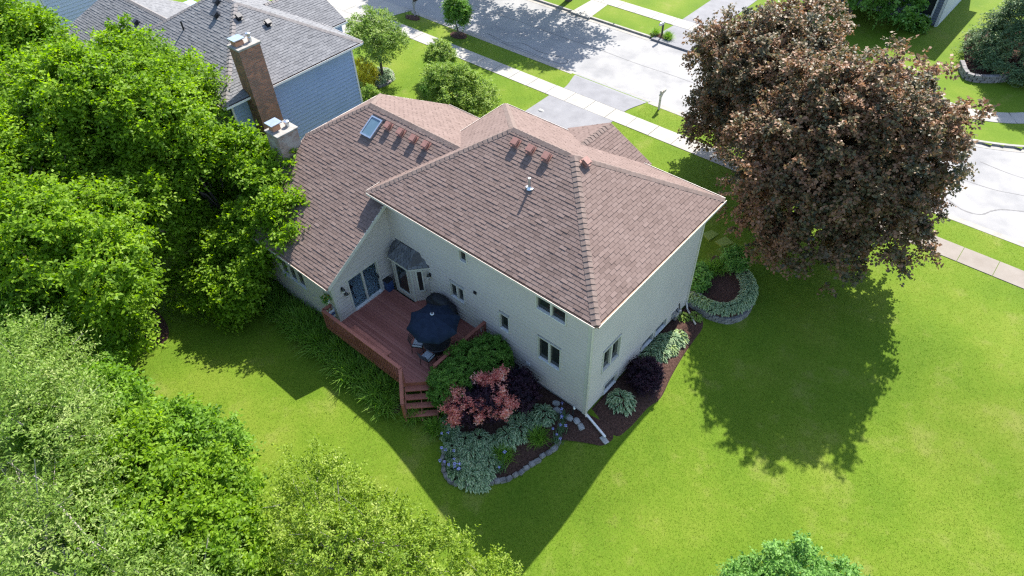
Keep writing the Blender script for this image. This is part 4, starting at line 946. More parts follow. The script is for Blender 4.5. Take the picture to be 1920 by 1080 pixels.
# ------------------------------------------------------------------ plants
def leaf_quads(P, ax, nr, L_, Wd, fold, droop, rng):
    sd = np.cross(ax, nr); sd /= np.linalg.norm(sd, axis=1)[:, None]+1e-9
    L_ = L_[:, None]; Wd = Wd[:, None]
    v0 = P; v1 = P+ax*L_*.42+sd*Wd*.5+nr*fold*Wd; v2 = P+ax*L_-nr*droop*L_; v3 = P+ax*L_*.42-sd*Wd*.5+nr*fold*Wd
    V = np.stack([v0, v1, v2, v3], 1).reshape(-1, 3); n = len(P)
    F = np.arange(4*n).reshape(n, 4); return V, F
def unit(a): return a/(np.linalg.norm(a, axis=1)[:, None]+1e-9)
def crown_points(lobes, n, rng, rho=(.45,1.0), pw=.6, bumps=9, bump_h=.16, zmin=-.75):
    """clump centres: lumpy shells of the lobes, thicker towards the outside"""
    ar = np.array([l[3]*l[4]+l[3]*l[5]+l[4]*l[5] for l in lobes]); ar = ar/ar.sum(); out = []; outd = []
    for li, l in enumerate(lobes):
        m = int(n*ar[li]*1.5)+5; d = unit(rng.normal(size=(m, 3))); d = d[d[:, 2] > zmin]
        bd = unit(rng.normal(size=(bumps, 3))); amp = rng.uniform(.3, 1, bumps)*bump_h
        r = 1-bump_h*.5+(amp[None, :]*np.exp(9*(d@bd.T-1))).sum(1)
        t = rho[0]+(rho[1]-rho[0])*rng.random(len(d))**pw
        c = np.array(l[:3])[None, :]+d*np.array(l[3:6])[None, :]*(r*t)[:, None]
        keep = np.ones(len(c), bool)
        for lj, q in enumerate(lobes):
            if lj != li: keep &= (((c-np.array(q[:3]))/np.array(q[3:6]))**2).sum(1) > .22
        out.append(c[keep]); outd.append(unit(d*np.array([1,1,1])/np.array(l[3:6]))[keep])
    c = np.concatenate(out); d = np.concatenate(outd); k = min(n, len(c)); idx = rng.permutation(len(c))[:k]
    return c[idx], d[idx]
def sprays(C, Dn, rng, twigs=6, per=10, tl=.7, L_=.15, Wd=.085, droop=.25, up=.25, spread=.8, nup=.7, fold=.12, ldroop=.15, var0=.5, varc=.16, varl=.14, jit=.55):
    n = len(C); sc = .7+.6*rng.random(n)
    td = unit(Dn[:, None, :].repeat(twigs, 1).reshape(-1, 3)*.8+rng.normal(size=(n*twigs, 3))*spread+np.array([0,0,up]))
    C2 = C.repeat(twigs, 0); tlen = tl*sc.repeat(twigs)*(.6+.6*rng.random(n*twigs))
    t = (np.arange(per)[None, :]+rng.random((n*twigs, per)))/per; t = t**.8
    P = C2[:, None, :]+td[:, None, :]*(t*tlen[:, None])[:, :, None]; P[:, :, 2] -= droop*(t**2)*tlen[:, None]
    m = P.shape[0]*per; P = P.reshape(-1, 3)+rng.normal(size=(m, 3))*L_*.25
    T = td.repeat(per, 0); side = unit(np.cross(T, np.array([0,0,1.0])[None, :])); sg = np.where(np.arange(m) % 2 == 0, 1, -1)[:, None]
    ax = unit(T*.7+side*sg*.8+rng.normal(size=(m, 3))*.35-np.array([0,0,.18]))
    nr = unit(np.array([0,0,1.0])*nup+Dn.repeat(twigs*per, 0)*.45+rng.normal(size=(m, 3))*jit)
    nr = unit(nr-ax*(nr*ax).sum(1)[:, None])
    Ls = L_*(.7+.6*rng.random(m)); V, F = leaf_quads(P, ax, nr, Ls, Ls*(Wd/L_), fold, ldroop, rng)
    vc = np.clip(var0+rng.normal(size=n)*varc, .02, .98).repeat(twigs*per)
    var = np.clip(vc+rng.normal(size=m)*varl, 0, 1)
    return V, F, var
def limbs(base, C, rng, r0, n, top, k=7, wob=.35):
    mb = MB(); base = Vector(base); top = Vector(top)
    mid = base.lerp(top, .5)+Vector((rng.normal()*.12, rng.normal()*.12, 0))
    mb.tube([base-Vector((0,0,.25)), base+Vector((0,0,.2)), mid, top], [r0*1.35, r0, r0*.8, r0*.55], 10)
    for i in rng.choice(len(C), min(n, len(C)), replace=False):
        c = Vector(C[i]); s = base.lerp(top, rng.uniform(.45, 1.0)); m1 = s.lerp(c, .5)+Vector(rng.normal(size=3)*wob*.5)+Vector((0,0,.15))
        rr = r0*rng.uniform(.22,.42); mb.tube([s, m1, c], [rr, rr*.6, rr*.18], 6, caps=False)
    return mb
def tree(name, label, cat, base, lobes, m, seed, n=700, twigs=6, per=10, r0=.2, nl=26, top=None, bark=None, group=None, mask=None, cp={}, leafname='crown', **kw):
    rng = np.random.default_rng(seed); base = (base[0], base[1], g1(base[0], base[1])) if len(base) == 2 else base
    C, Dn = crown_points(lobes, n, rng, **cp)
    if mask is not None: k = mask(C); C, Dn = C[k], Dn[k]
    V, F, var = sprays(C, Dn, rng, twigs, per, **kw)
    zc = np.mean([l[2] for l in lobes]); top = top or (base[0]*.5+.5*lobes[0][0], base[1]*.5+.5*lobes[0][1], zc+.25*lobes[0][5])
    e = empty(name, base, label, cat, group)
    limbs(base, C, rng, r0, nl, top).build('trunk', bark or BARK, e, smooth=True)
    tag(link(leafname, np_mesh(leafname, V, F, var), m, e), kind='stuff')
    return e, C, Dn, rng
def twigs_part(e, C, Dn, rng, n, L_=(.6,1.6), r=.012, m=None, up=.3, name='bare_twig'):
    """bare outer twigs, each a part"""
    for i in rng.choice(len(C), min(n, len(C)), replace=False):
        c = Vector(C[i]); d = (Vector(Dn[i])+Vector(rng.normal(size=3)*.45)+Vector((0,0,up))).normalized(); l = rng.uniform(*L_)
        s = c-d*l*.5; b = Vector(rng.normal(size=3)*.12*l)
        MB().tube([s, c+b, c+d*l*.7+b*1.6-Vector((0,0,.08*l))], [r*1.6, r, r*.4], 5, caps=False).build(name, m or GREYBARK, e)

def lumpy(c, r, n, seed, k=.42, at=.66, zlo=-.35):
    rg = np.random.default_rng(seed); out = [(*c, r[0]*.78, r[1]*.78, r[2]*.8)]
    while len(out) < n+1:
        d = rg.normal(size=3); d /= np.linalg.norm(d)
        if d[2] < zlo: continue
        p = np.array(c)+d*np.array(r)*at*rg.uniform(.85,1.15)
        if len(out) > 1 and min(np.linalg.norm((p-np.array(q[:3]))/np.array(r)) for q in out[1:]) < .38*rg.uniform(.6,1): continue
        kk = k*rg.uniform(.75,1.2); out.append((*p, r[0]*kk, r[1]*kk, r[2]*kk*.85))
    return out
def corridor(C): return ~((C[:, 0] > -19.8) & (C[:, 1] < .87*C[:, 2]-np.where(C[:, 2] < 3.4, 7.9, 7.4))) & ~((C[:, 0] > -18.9) & (C[:, 2] > 6.0) & (C[:, 1] > -2.6)) & ~((C[:, 0] > -21.5) & (C[:, 2] > 6.4+.35*(-C[:, 0]-18)))
# large elms on the left
tree('elm_tree', 'leafy green elm whose branches reach over the wing roof', 'tree', (-21.0,-2.6), lumpy((-19.8,-3.2,4.6),(4.6,3.6,3.5),11,1)+[(-16.5,-3.7,4.5,1.9,1.3,1.5),(-17.2,-5.0,3.0,1.9,1.4,1.7),(-15.0,-2.1,5.6,1.3,.9,.9),(-16.6,-5.3,1.9,1.5,1.1,1.2),(-18.4,-5.2,2.0,1.7,1.3,1.4),(-18.6,-2.6,5.2,1.6,1.3,1.3),(-19.6,-2.2,4.6,1.6,1.4,1.5),(-17.5,-2.6,5.0,1.4,1.2,1.2),(-17.4,-4.3,2.8,1.6,1.2,1.4),(-18.8,-3.6,3.8,1.7,1.3,1.3),(-20.6,-3.1,3.7,1.5,1.2,1.0),(-20.2,-3.3,4.3,1.5,1.1,.9),(-21.2,-3.2,3.9,1.4,1.1,1.0),(-17.0,-5.5,1.2,1.4,1.0,1.0),(-19.0,-6.3,1.3,1.5,1.0,1.0)], ELM, 101, n=2700, twigs=7, per=11, r0=.26, nl=30, top=(-20.9,-2.7,2.4), mask=corridor, tl=.75, L_=.17, Wd=.10, group='trees along the left boundary')
tree('elm_tree', 'broad green elm in front of the pale grey house wall', 'tree', (-25.5,-4.6), lumpy((-25.4,-4.2,6.9),(4.8,4.2,4.7),12,2)+lumpy((-29.0,-6.4,6.4),(3.6,3.2,4.0),6,3), ELM, 102, n=2000, twigs=7, per=11, r0=.26, nl=34, tl=.75, L_=.17, Wd=.10, group='trees along the left boundary')
tree('elm_tree', 'dense green elm at the left edge above the pale twiggy tree', 'tree', (-21.0,-10.8), lumpy((-20.6,-10.4,4.8),(4.6,4.0,4.4),12,4)+lumpy((-24.5,-9.4,5.6),(4.0,3.4,4.4),8,5)+[(-18.4,-10.0,3.0,1.9,1.5,1.9)], ELM, 103, n=2100, twigs=7, per=11, r0=.26, nl=34, tl=.75, L_=.17, Wd=.10, group='trees along the left boundary')
tree('elm_tree', 'small dark green elm at the left edge of the rear lawn', 'tree', (-10.6,-12.0), lumpy((-9.7,-12.3,2.6),(2.7,2.3,2.4),9,6)+[(-12.3,-13.2,3.2,2.3,2.0,2.6)], ELMD, 104, n=800, twigs=6, per=11, r0=.12, nl=22, tl=.6, L_=.15, Wd=.085, group='trees along the left boundary')
tree('elm_tree', 'dark green tree growing out of the mulch at the lawn edge', 'tree', (-19.6,-12.6), [(-18.2,-12.6,3.2,3.0,2.6,3.0),(-15.8,-13.2,3.4,2.6,2.2,2.6)], ELMD, 105, n=950, twigs=6, per=11, r0=.14, nl=22, tl=.6, L_=.15, Wd=.085, group='trees along the left boundary')
tree('elm_tree', 'tall green elm at the top left corner before the far grey house', 'tree', (-36.5,-5.0), lumpy((-36.3,-4.6,6.6),(3.6,3.4,4.2),9,41), ELM, 111, n=900, twigs=6, per=10, r0=.24, nl=24, tl=.8, L_=.2, Wd=.12, group='trees along the left boundary')
# pale twiggy willow close to the camera
e, C, Dn, rng = tree('willow_tree', 'pale green twiggy willow filling the lower left corner', 'tree', (-9.5,-16.5), [(-10.6,-14.8,6.4,2.6,2.0,2.6),(-6.6,-16.0,5.2,3.0,1.9,2.6),(-12.9,-15.0,5.4,2.4,2.2,2.6),(-14.9,-13.6,5.0,1.8,1.6,2.2),(-3.6,-14.4,3.4,2.4,1.5,2.0)], PALEL, 106, n=1100, twigs=7, per=13, r0=.16, nl=26, bark=GREYBARK, tl=.95, L_=.12, Wd=.045, droop=.05, up=.15, spread=.7, nup=.4, jit=.8, cp=dict(rho=(.5,1.05), bump_h=.25))
twigs_part(e, C, Dn, rng, 120, (.8,1.7), .019)
tree('elm_tree', 'mid green elm between the pale willow and the sparse crab apple', 'tree', (-7.6,-13.9), lumpy((-7.6,-13.3,3.2),(3.6,2.3,2.7),12,61)+[(-4.6,-13.0,2.8,1.9,1.5,1.8),(-9.6,-13.2,4.4,1.9,1.5,1.6)], ELM, 112, n=1300, twigs=7, per=11, r0=.16, nl=24, tl=.65, L_=.15, Wd=.085, group='trees along the left boundary')
# open crab apple at the bottom
e, C, Dn, rng = tree('crab_apple_tree', 'sparse yellow green crab apple at the bottom edge of the lawn', 'tree', (-1.6,-10.6), [(-3.9,-9.5,2.9,2.2,1.5,1.9),(-1.6,-9.1,2.9,1.9,1.3,1.8),(.3,-8.6,2.8,1.6,1.2,1.7),(1.9,-8.0,2.3,1.0,.9,1.3),(-1.5,-10.7,3.2,3.2,1.6,2.2)], YELG, 107, n=1050, twigs=6, per=10, r0=.12, nl=50, bark=GREYBARK, tl=.5, L_=.10, Wd=.048, up=.5, spread=.7, nup=.5, jit=.8, droop=.02, cp=dict(rho=(.35,1.05), bump_h=.3))
twigs_part(e, C, Dn, rng, 60, (.4,1.0), .008, up=.7)
tree('young_maple_tree', 'bright green maple top at the lower right edge of the lawn', 'tree', (9.0,-2.6), [(9.0,-2.1,2.6,1.2,1.2,1.9),(10.3,-1.6,2.4,1.2,1.1,1.5),(8.3,-2.8,2.2,1.0,1.0,1.3)], BRIGHT, 108, n=460, twigs=6, per=12, r0=.08, nl=20, tl=.42, L_=.10, Wd=.06, up=.5)
# the purple maples
tree('purple_maple_tree', 'huge purple leaved maple on the lawn nearest the house corner', 'tree', (3.2,15.9), lumpy((2.35,15.9,5.7),(4.5,4.7,4.9),20,7,k=.34,zlo=-.8)+[(3.0,12.8,3.3,2.3,1.6,1.8),(.8,13.4,3.6,1.9,1.6,1.8),(-.9,18.3,6.6,2.5,2.1,2.2)], MAPLE, 109, n=2300, twigs=7, per=11, r0=.32, nl=40, tl=.6, L_=.15, Wd=.12, droop=.22, nup=.6, varc=.16, varl=.18, group='purple maples in the front yard', cp=dict(rho=(.5,1.2), pw=.75, bump_h=.3, bumps=16))
tree('purple_maple_tree', 'purple leaved maple nearer the street, behind the huge one', 'tree', (-3.4,20.6), lumpy((-3.3,20.5,5.4),(4.0,4.0,4.5),17,8,k=.34,zlo=-.8), MAPLE, 110, n=1600, twigs=7, per=11, r0=.30, nl=40, tl=.6, L_=.15, Wd=.12, droop=.22, nup=.6, var0=.42, varc=.15, varl=.18, group='purple maples in the front yard', cp=dict(rho=(.5,1.2), pw=.75, bump_h=.3, bumps=16))
# street trees beyond the road: they throw the dappled shade on it
for i, (x_, lab) in enumerate(((-26.0,'street tree across the road whose shade reaches the lawn strip'),(-37.0,'street tree across the road opposite the neighbour drive'))):
    tree('street_tree', lab, 'tree', (x_,32.7), lumpy((x_,33.0,8.4),(6.2,5.0,4.6),13,20+i,k=.34), ELM, 120+i, n=480, twigs=6, per=9, r0=.28, nl=26, tl=.9, L_=.26, Wd=.17, group='street trees across the road', cp=dict(bump_h=.28))
tree('green_maple_tree', 'bright green tree beside the dark windowed house across the road', 'tree', (-6.6,43.6), lumpy((-6.6,43.2,3.4),(4.2,3.4,3.2),10,51)+[(-3.3,43.4,1.9,1.5,1.4,1.3)], BRIGHT, 123, n=700, twigs=6, per=9, r0=.2, nl=20, tl=.7, L_=.24, Wd=.16)
# spruce
rng = np.random.default_rng(130); CC = []; DD = []
for k in range(900):
    z = 9.0*rng.random()**1.3; r = 3.6*(1-z/9.6)*rng.uniform(.55,1.0); t = rng.uniform(0,2*math.pi); CC.append((5.6+r*math.cos(t),43.2+r*math.sin(t),z+.5)); DD.append((math.cos(t),math.sin(t),-.05))
CC = np.array(CC); DD = np.array(DD); V, F, var = sprays(CC, DD, rng, 6, 14, tl=.8, L_=.20, Wd=.06, droop=.25, up=.05, spread=.45)
sp = empty('spruce_tree', (5.6,43.2,0), 'tall grey green spruce in the mulch bed across the road', 'tree'); MB().tube([(5.6,43.2,-.2),(5.6,43.2,9.5)],[.22,.03],8).build('trunk', BARK, sp); tag(link('crown', np_mesh('crown', V, F, var), CONIF, sp), kind='stuff')
# front yard
tree('front_tree', 'loose pale green tree in the neighbour front bed with hostas', 'tree', (-28.7,14.3), lumpy((-28.8,14.5,3.0),(2.3,2.2,2.0),9,10,k=.36), PALEL, 131, n=420, twigs=6, per=10, r0=.10, nl=22, tl=.45, L_=.11, Wd=.06, cp=dict(bump_h=.3), bark=BARK)
tree('round_tree', 'wide round leafy tree between front lawn and the driveway', 'tree', (-20.9,14.0), lumpy((-20.8,13.9,1.9),(2.7,2.2,1.9),10,9), FRONTL, 132, n=800, twigs=6, per=10, r0=.14, nl=20, tl=.4, L_=.11, Wd=.065)
tree('pale_shrub', 'small pale green bush beside the front sidewalk', 'shrub', (-25.2,16.9), [(-25.2,16.9,1.5,.95,.95,1.25)], FRONTL, 133, n=200, twigs=6, per=10, r0=.05, nl=12, tl=.35, L_=.11, Wd=.065, var0=.65)
tree('dark_shrub', 'low dark green bush at the foot of the round tree', 'shrub', (-24.1,14.8), [(-24.1,14.8,.6,.8,.7,.6)], SHRUBL, 134, n=130, twigs=6, per=9, r0=.04, nl=6, tl=.25, L_=.09, Wd=.05)
tree('young_street_tree', 'young dense dark green tree in a mulch ring by the kerb', 'tree', (-28.9,22.4), [(-28.9,22.4,1.9,.95,.9,1.15)], SHRUBL, 135, n=240, twigs=6, per=10, r0=.06, nl=12, tl=.4, L_=.12, Wd=.07, up=.8)
for i, (x_, y_, z_, r_) in enumerate(((-29.0,12.9,.9,.9),(-28.2,11.9,.8,.85),(-27.4,11.0,.65,.75))):
    tree('golden_shrub', ('golden yellow shrub farthest along the blue wall','golden yellow shrub in the middle along the blue wall','golden yellow shrub nearest the green hedge')[i], 'shrub', (x_,y_), [(x_,y_,z_,r_,r_,r_)], YELL if i < 2 else FRONTL, 140+i, n=110, twigs=6, per=9, r0=.03, nl=6, tl=.28, L_=.10, Wd=.05, group='shrubs along the blue wall')
for i, (x_, y_) in enumerate(((-26.7,10.0),(-26.2,8.9),(-25.9,10.8))):
    tree('hedge_shrub', ('rounded green hedge shrub below the blue wall corner','rounded green hedge shrub half behind the wing ridge','rounded green hedge shrub nearest the front lawn')[i], 'shrub', (x_,y_), [(x_,y_,.8,.9,.8,.8)], FRONTL, 150+i, n=170, twigs=6, per=9, r0=.04, nl=6, tl=.28, L_=.09, Wd=.05, group='hedge below the blue wall', var0=.45)
# shrubs behind the house
tree('round_shrub', 'big clipped round green shrub against the deck', 'shrub', (-5.1,-1.4), [(-5.25,-2.45,1.0,1.0,1.1,1.2),(-4.85,-.65,1.15,1.05,1.05,1.2),(-5.3,-1.5,1.2,.95,1.0,1.2)], SHRUBL, 160, n=1300, twigs=6, per=10, r0=.05, nl=10, tl=.17, L_=.075, Wd=.042, cp=dict(rho=(.72,1.0), bump_h=.08, zmin=-.9), up=.3)
e, C, Dn, rng = tree('smoke_bush', 'dark purple bush with salmon pink shoots beside the round shrub', 'shrub', (-3.7,-1.7), [(-3.9,-1.9,.85,1.15,1.1,.85),(-3.05,-.75,.8,.85,.8,.75),(-4.3,-2.7,.75,.75,.75,.7)], PURP, 161, n=620, twigs=6, per=9, r0=.05, nl=18, tl=.3, L_=.09, Wd=.055, cp=dict(bump_h=.2))
pc = np.array([(-4.75,-3.05,1.15),(-4.4,-2.85,1.35),(-4.55,-3.35,.95),(-4.2,-3.2,1.05),(-3.9,-2.85,1.25),(-3.6,-2.55,1.2),(-3.35,-2.3,1.2),(-3.1,-2.05,1.25),(-2.8,-1.75,1.2),(-2.65,-1.55,1.05),(-3.9,-1.75,1.65),(-3.75,-1.45,1.7),(-3.6,-1.25,1.75),(-4.1,-1.85,1.6),(-3.2,-1.7,1.45),(-3.0,-2.3,.95),(-3.45,-2.8,.95),(-4.0,-3.3,.85),(-4.75,-2.7,1.45),(-4.15,-3.55,.8),(-2.75,-2.1,.9)])
pc = np.concatenate([pc+rng.normal(size=pc.shape)*.11 for _ in range(11)]); pd = unit(pc-np.array([-3.7,-2.0,.4]))
V, F, var = sprays(pc, pd, rng, 6, 9, tl=.24, L_=.085, Wd=.055, up=.6, spread=.8, droop=.0); tag(link('new_growth', np_mesh('new_growth', V, F, var), PINK, e), kind='stuff')
tree('barberry_bush', 'dark purple barberry between the hostas along the side wall', 'shrub', (.45,3.55), [(.42,3.6,.45,.72,.85,.5),(.75,3.2,.35,.45,.45,.4)], PURP, 162, n=260, twigs=6, per=9, r0=.03, nl=8, tl=.24, L_=.07, Wd=.045)
tree('spirea_shrub', 'small lime green shrub on the far side of the raised round bed', 'shrub', (.15,12.0), [(.15,12.0,.95,.62,.6,.5)], BRIGHT, 163, n=110, twigs=6, per=9, r0=.03, nl=8, tl=.3, L_=.09, Wd=.05, up=.6)
tree('hydrangea_shrub', 'leafy lime green shrub in the raised bed by the house corner', 'shrub', (-.75,9.75), [(-.75,9.75,.75,.62,.7,.5)], BRIGHT, 164, n=140, twigs=6, per=9, r0=.03, nl=6, tl=.26, L_=.12, Wd=.08)
tree('evergreen_shrub', 'low dark evergreen bush in mulch under the left elms', 'shrub', (-19.8,-9.4), [(-19.8,-9.4,.45,.8,.7,.55)], CONIF, 165, n=140, twigs=6, per=10, r0=.03, nl=6, tl=.3, L_=.10, Wd=.03)
tree('far_shrub', 'small green bush at the foot of the dark windowed house', 'shrub', (-1.9,44.2), [(-1.9,44.2,.5,.9,.7,.6)], SHRUBL, 166, n=100, twigs=6, per=8, r0=.04, nl=5, tl=.3, L_=.14, Wd=.09)
tree('front_lawn_sprig', 'small leafy plant at the edge of the driveway', 'plant', (-12.2,12.6), [(-12.2,12.6,.35,.35,.35,.35)], BRIGHT, 167, n=30, twigs=5, per=8, r0=.02, nl=4, tl=.25, L_=.10, Wd=.06)

ORD = ('first','second','third','fourth','fifth','sixth','seventh','eighth','ninth','tenth','eleventh','twelfth','thirteenth','fourteenth','fifteenth','sixteenth')
# blade plants: arching strips
def blades(n, rng, L_=(.45,.8), w=.028, spread=.35, lean=(.25,1.0), segs=4, curl=.9, base=.12):
    V = []; F = []; var = []
    for i in range(n):
        t = rng.uniform(0, 2*math.pi); d = np.array([math.cos(t), math.sin(t), 0]); sd = np.array([-d[1], d[0], 0]); l = rng.uniform(*L_); ln = rng.uniform(*lean)
        p = np.array([rng.normal()*base, rng.normal()*base, 0.0]); n0 = len(V); v = np.clip(rng.normal(.5,.2), 0, 1); tw = rng.normal()*.4
        for k in range(segs+1):
            s = k/segs; out = ln*l*s**1.5; z = l*(s*(1.15-.35*ln)-curl*ln*.55*s**2.6)
            ww = w*(1-.85*s**2)*.5; q = p+d*out+np.array([0,0,max(z,.01)]); e = sd*ww+d*ww*tw*s
            V += [q-e, q+e]
        for k in range(segs): F.append((n0+2*k, n0+2*k+1, n0+2*k+3, n0+2*k+2)); var.append(v)
    return np.array(V), np.array(F), var
rng = np.random.default_rng(200); lily_me = []
for k in range(4):
    V, F, var = blades(300, rng, (.6,1.15), .046, lean=(.2,1.0), base=.2); me = np_mesh('daylily', V, F, var); me.materials.append(LILY); lily_me.append(me)
kk = 0
for row, (y0_, nn) in enumerate(((-3.85,15),(-4.35,14))):
    for k in range(nn):
        x_ = -17.1+k*(10.6/(nn-1))+rng.normal()*.1+row*.2; y_ = y0_+rng.normal()*.08-.012*k; nth = nn-k
        if x_ > -6.8: continue
        o = link('daylily', lily_me[kk % 4], None); o.location = (x_, y_, g1(x_,y_)); o.rotation_euler.z = rng.uniform(0,6.28); s_ = rng.uniform(.85,1.15); o.scale = (s_,s_,s_); kk += 1
        tag(o, 'green daylily clump, %s from the deck steps in the %s row' % (ORD[nth-1], ('inner','lawn side')[row]), 'daylily', 'daylilies along the deck')
for (x_, y_, lab) in ((-2.0,-3.0,'dark green grassy clump beside the lower hostas near the stone edge'),(-1.35,-1.55,'dark green grassy clump nearest the house corner steppers'),(-5.95,-4.25,'green daylily clump spilling over the bottom deck step'),(-4.9,-3.95,'green daylily clump right of the deck steps')):
    o = link('grassy_plant', lily_me[kk % 4], None); kk += 1; o.location = (x_,y_,g1(x_,y_)); o.scale = (.68,.68,.68); tag(o, lab, 'plant')
# hostas
def hosta_mesh(n, rng, L_=.30, mats=(HOSTAG, HOSTAW), h=.36, R_=.46):
    V = []; F = []; mi = []; var = []
    for i in range(n):
        t = rng.uniform(0, 2*math.pi); rho = math.sqrt((i+.5)/n); d = np.array([math.cos(t), math.sin(t), 0]); sd = np.array([-d[1], d[0], 0])
        l = L_*rng.uniform(.75,1.2); w = l*.21*rng.uniform(.85,1.2); z0 = h*(1-.85*rho**2.2)*rng.uniform(.8,1.1); p = d*R_*rho*.85+np.array([0,0,z0]); v = np.clip(rng.normal(.5,.2),0,1)
        tilt = .25+.5*(1-rho)+rng.normal()*.15
        n0 = len(V)
        for k, (s, ww) in enumerate(((0,.15),(.35,1.0),(.7,.72),(1.0,.04))):
            q = p+d*l*s*math.cos(tilt*(1-s))+np.array([0,0,l*(math.sin(tilt)*s-.75*s*s)])
            for (a, dz) in ((-1,.35),(-.62,0),(.62,0),(1,.35)): V.append(q+sd*w*ww*a+np.array([0,0,w*ww*dz]))
        for k in range(3):
            for j in range(3):
                a = n0+4*k+j; F.append((a,a+1,a+5,a+4)); mi.append(0 if (j == 1 and k < 2) else 1); var.append(v)
    me = np_mesh('hosta', np.array(V), np.array(F), var, mi); [me.materials.append(m_) for m_ in mats]; return me
rng = np.random.default_rng(210)
hv = [hosta_mesh(170, rng, .20) for _ in range(3)]; hl = [hosta_mesh(120, rng, .22, (HOSTAL, HOSTAL)) for _ in range(2)]; hw = hosta_mesh(150, rng, .21, (HOSTAL, HOSTAW))
def hosta(x_, y_, me, s_, lab, grp=None, dz=0):
    o = link('hosta', me, None); o.location = (x_, y_, g1(x_,y_)+dz); o.scale = (s_,s_,s_); o.rotation_euler.z = rng.uniform(0,6.28); tag(o, lab, 'hosta', grp)
back = [(-4.25,-3.75),(-3.75,-4.1),(-3.3,-4.35),(-2.9,-4.6),(-2.45,-4.5),(-2.2,-4.05),(-3.6,-3.55),(-3.05,-3.75),(-2.75,-3.3),(-2.65,-2.8),(-2.3,-3.5),(-3.2,-3.15),(-2.35,-2.3),(-2.15,-1.75),(-1.95,-1.15),(-2.3,-.75),(-1.75,-.65),(-2.7,-1.35),(-4.6,-3.45),(-2.55,-3.95),(-2.0,-4.4)]
for k, (x_, y_) in enumerate(back):
    nb_ = min((('the deck steps',-4.9,-3.6),('the bottom stone corner',-2.8,-5.0),('the pink bush shoots',-3.4,-3.0),('the rear wall',-2.0,-.4),('the middle grassy clump',-2.0,-3.0)), key=lambda q: (q[1]-x_)**2+(q[2]-y_)**2)[0]
    hosta(x_, y_, hv[k % 3], rng.uniform(.85,1.2), 'white edged hosta massed in the back bed near %s' % nb_, 'hostas in the back bed')
hosta(.32,1.95,hv[0],1.25,'single round white edged hosta on mulch near the downspout corner')
for k, (x_, y_) in enumerate(((-.05,4.75),(.15,5.25),(.0,5.75),(.25,6.2))): hosta(x_, y_, hv[k % 3], 1.1, 'white edged hosta under the basement windows, %s from the purple barberry' % ('first','second','third','fourth')[k], 'hostas under the side windows')
hosta(.35,6.55,hw,.95,'pale lit hosta at the front end of the side row'); hosta(.45,5.75,hw,.8,'pale hosta on the lawn side of the side row')
hosta(-.12,7.75,hl[0],.62,'small lime hosta nearest the side downspout'); hosta(.30,8.15,hl[1],.66,'small lime hosta between downspout and raised round bed')
# raised round bed with a stone wall
RB = empty('raised_bed', (.45,10.2,0), 'round raised garden bed walled with grey stone blocks', 'garden bed')
ring = smooth_line([(-.9,8.75),(-.3,8.62),(.35,8.55),(1.05,8.7),(1.65,9.15),(1.95,9.9),(1.9,10.7),(1.55,11.5),(.9,12.1),(.1,12.4),(-.9,12.3)], 8)
blk = MB().box(-.14,.14,-.09,.09,-.062,.062).mesh('stone_block', bevel=.018); blk.materials.append(STONE)
def along(pts, step, off=0):
    out = []; acc = off
    for i in range(len(pts)-1):
        p, q = Vector(pts[i]), Vector(pts[i+1]); l = (q-p).length
        while acc <= l: out.append((p.lerp(q, acc/l), math.atan2(q.y-p.y, q.x-p.x))); acc += step
        acc -= l
    return out
for c in range(3):
    for (p, a) in along(ring, .285, .14*(c % 2)):
        o = link('stone_block', blk, None, RB); o.location = (p.x+rng.normal()*.008, p.y+rng.normal()*.008, g1(p.x,p.y)+.02+.13*c); o.rotation_euler.z = a+rng.normal()*.04
inner = smooth_line([(-1.1,9.15),(-.5,9.0),(.1,9.1)], 6)
for c in range(2):
    for (p, a) in along(inner, .285, .14*(c % 2)):
        o = link('stone_block', blk, None, RB); o.location = (p.x, p.y, g1(p.x,p.y)+.40+.13*c); o.rotation_euler.z = a
mb = MB(); mb.prism([(-1.0,8.8)]+ring[::3]+[(-1.0,12.2)], .15, .30); mb.build('bed_soil', MULCH, RB)
rb = []
for k, (p, a) in enumerate(along(ring, .42, .15)):
    if k < 1: continue
    cx_, cy_ = .3, 10.4; q = Vector((p.x+(cx_-p.x)*.16, p.y+(cy_-p.y)*.16)); 
    if q.y < 11.9: rb.append((q.x, q.y))
for k, (x_, y_) in enumerate(rb): hosta(x_, y_, hv[k % 3] if k > 2 else hw, .82, 'hosta on the rim of the raised round bed, %s from the house corner' % ORD[k], 'hostas around the raised bed', dz=.32-g1(x_,y_))
for k, (x_, y_, lab) in enumerate(((-.55,11.0,'green daylily clump on the left of the raised bed'),(-.9,10.7,'green daylily clump farther left in the raised bed'),(-.3,11.5,'green daylily clump behind the lime shrub'))):
    o = link('daylily', lily_me[k], None); o.location = (x_,y_,.3); o.scale = (.7,.7,.7); tag(o, lab, 'daylily')
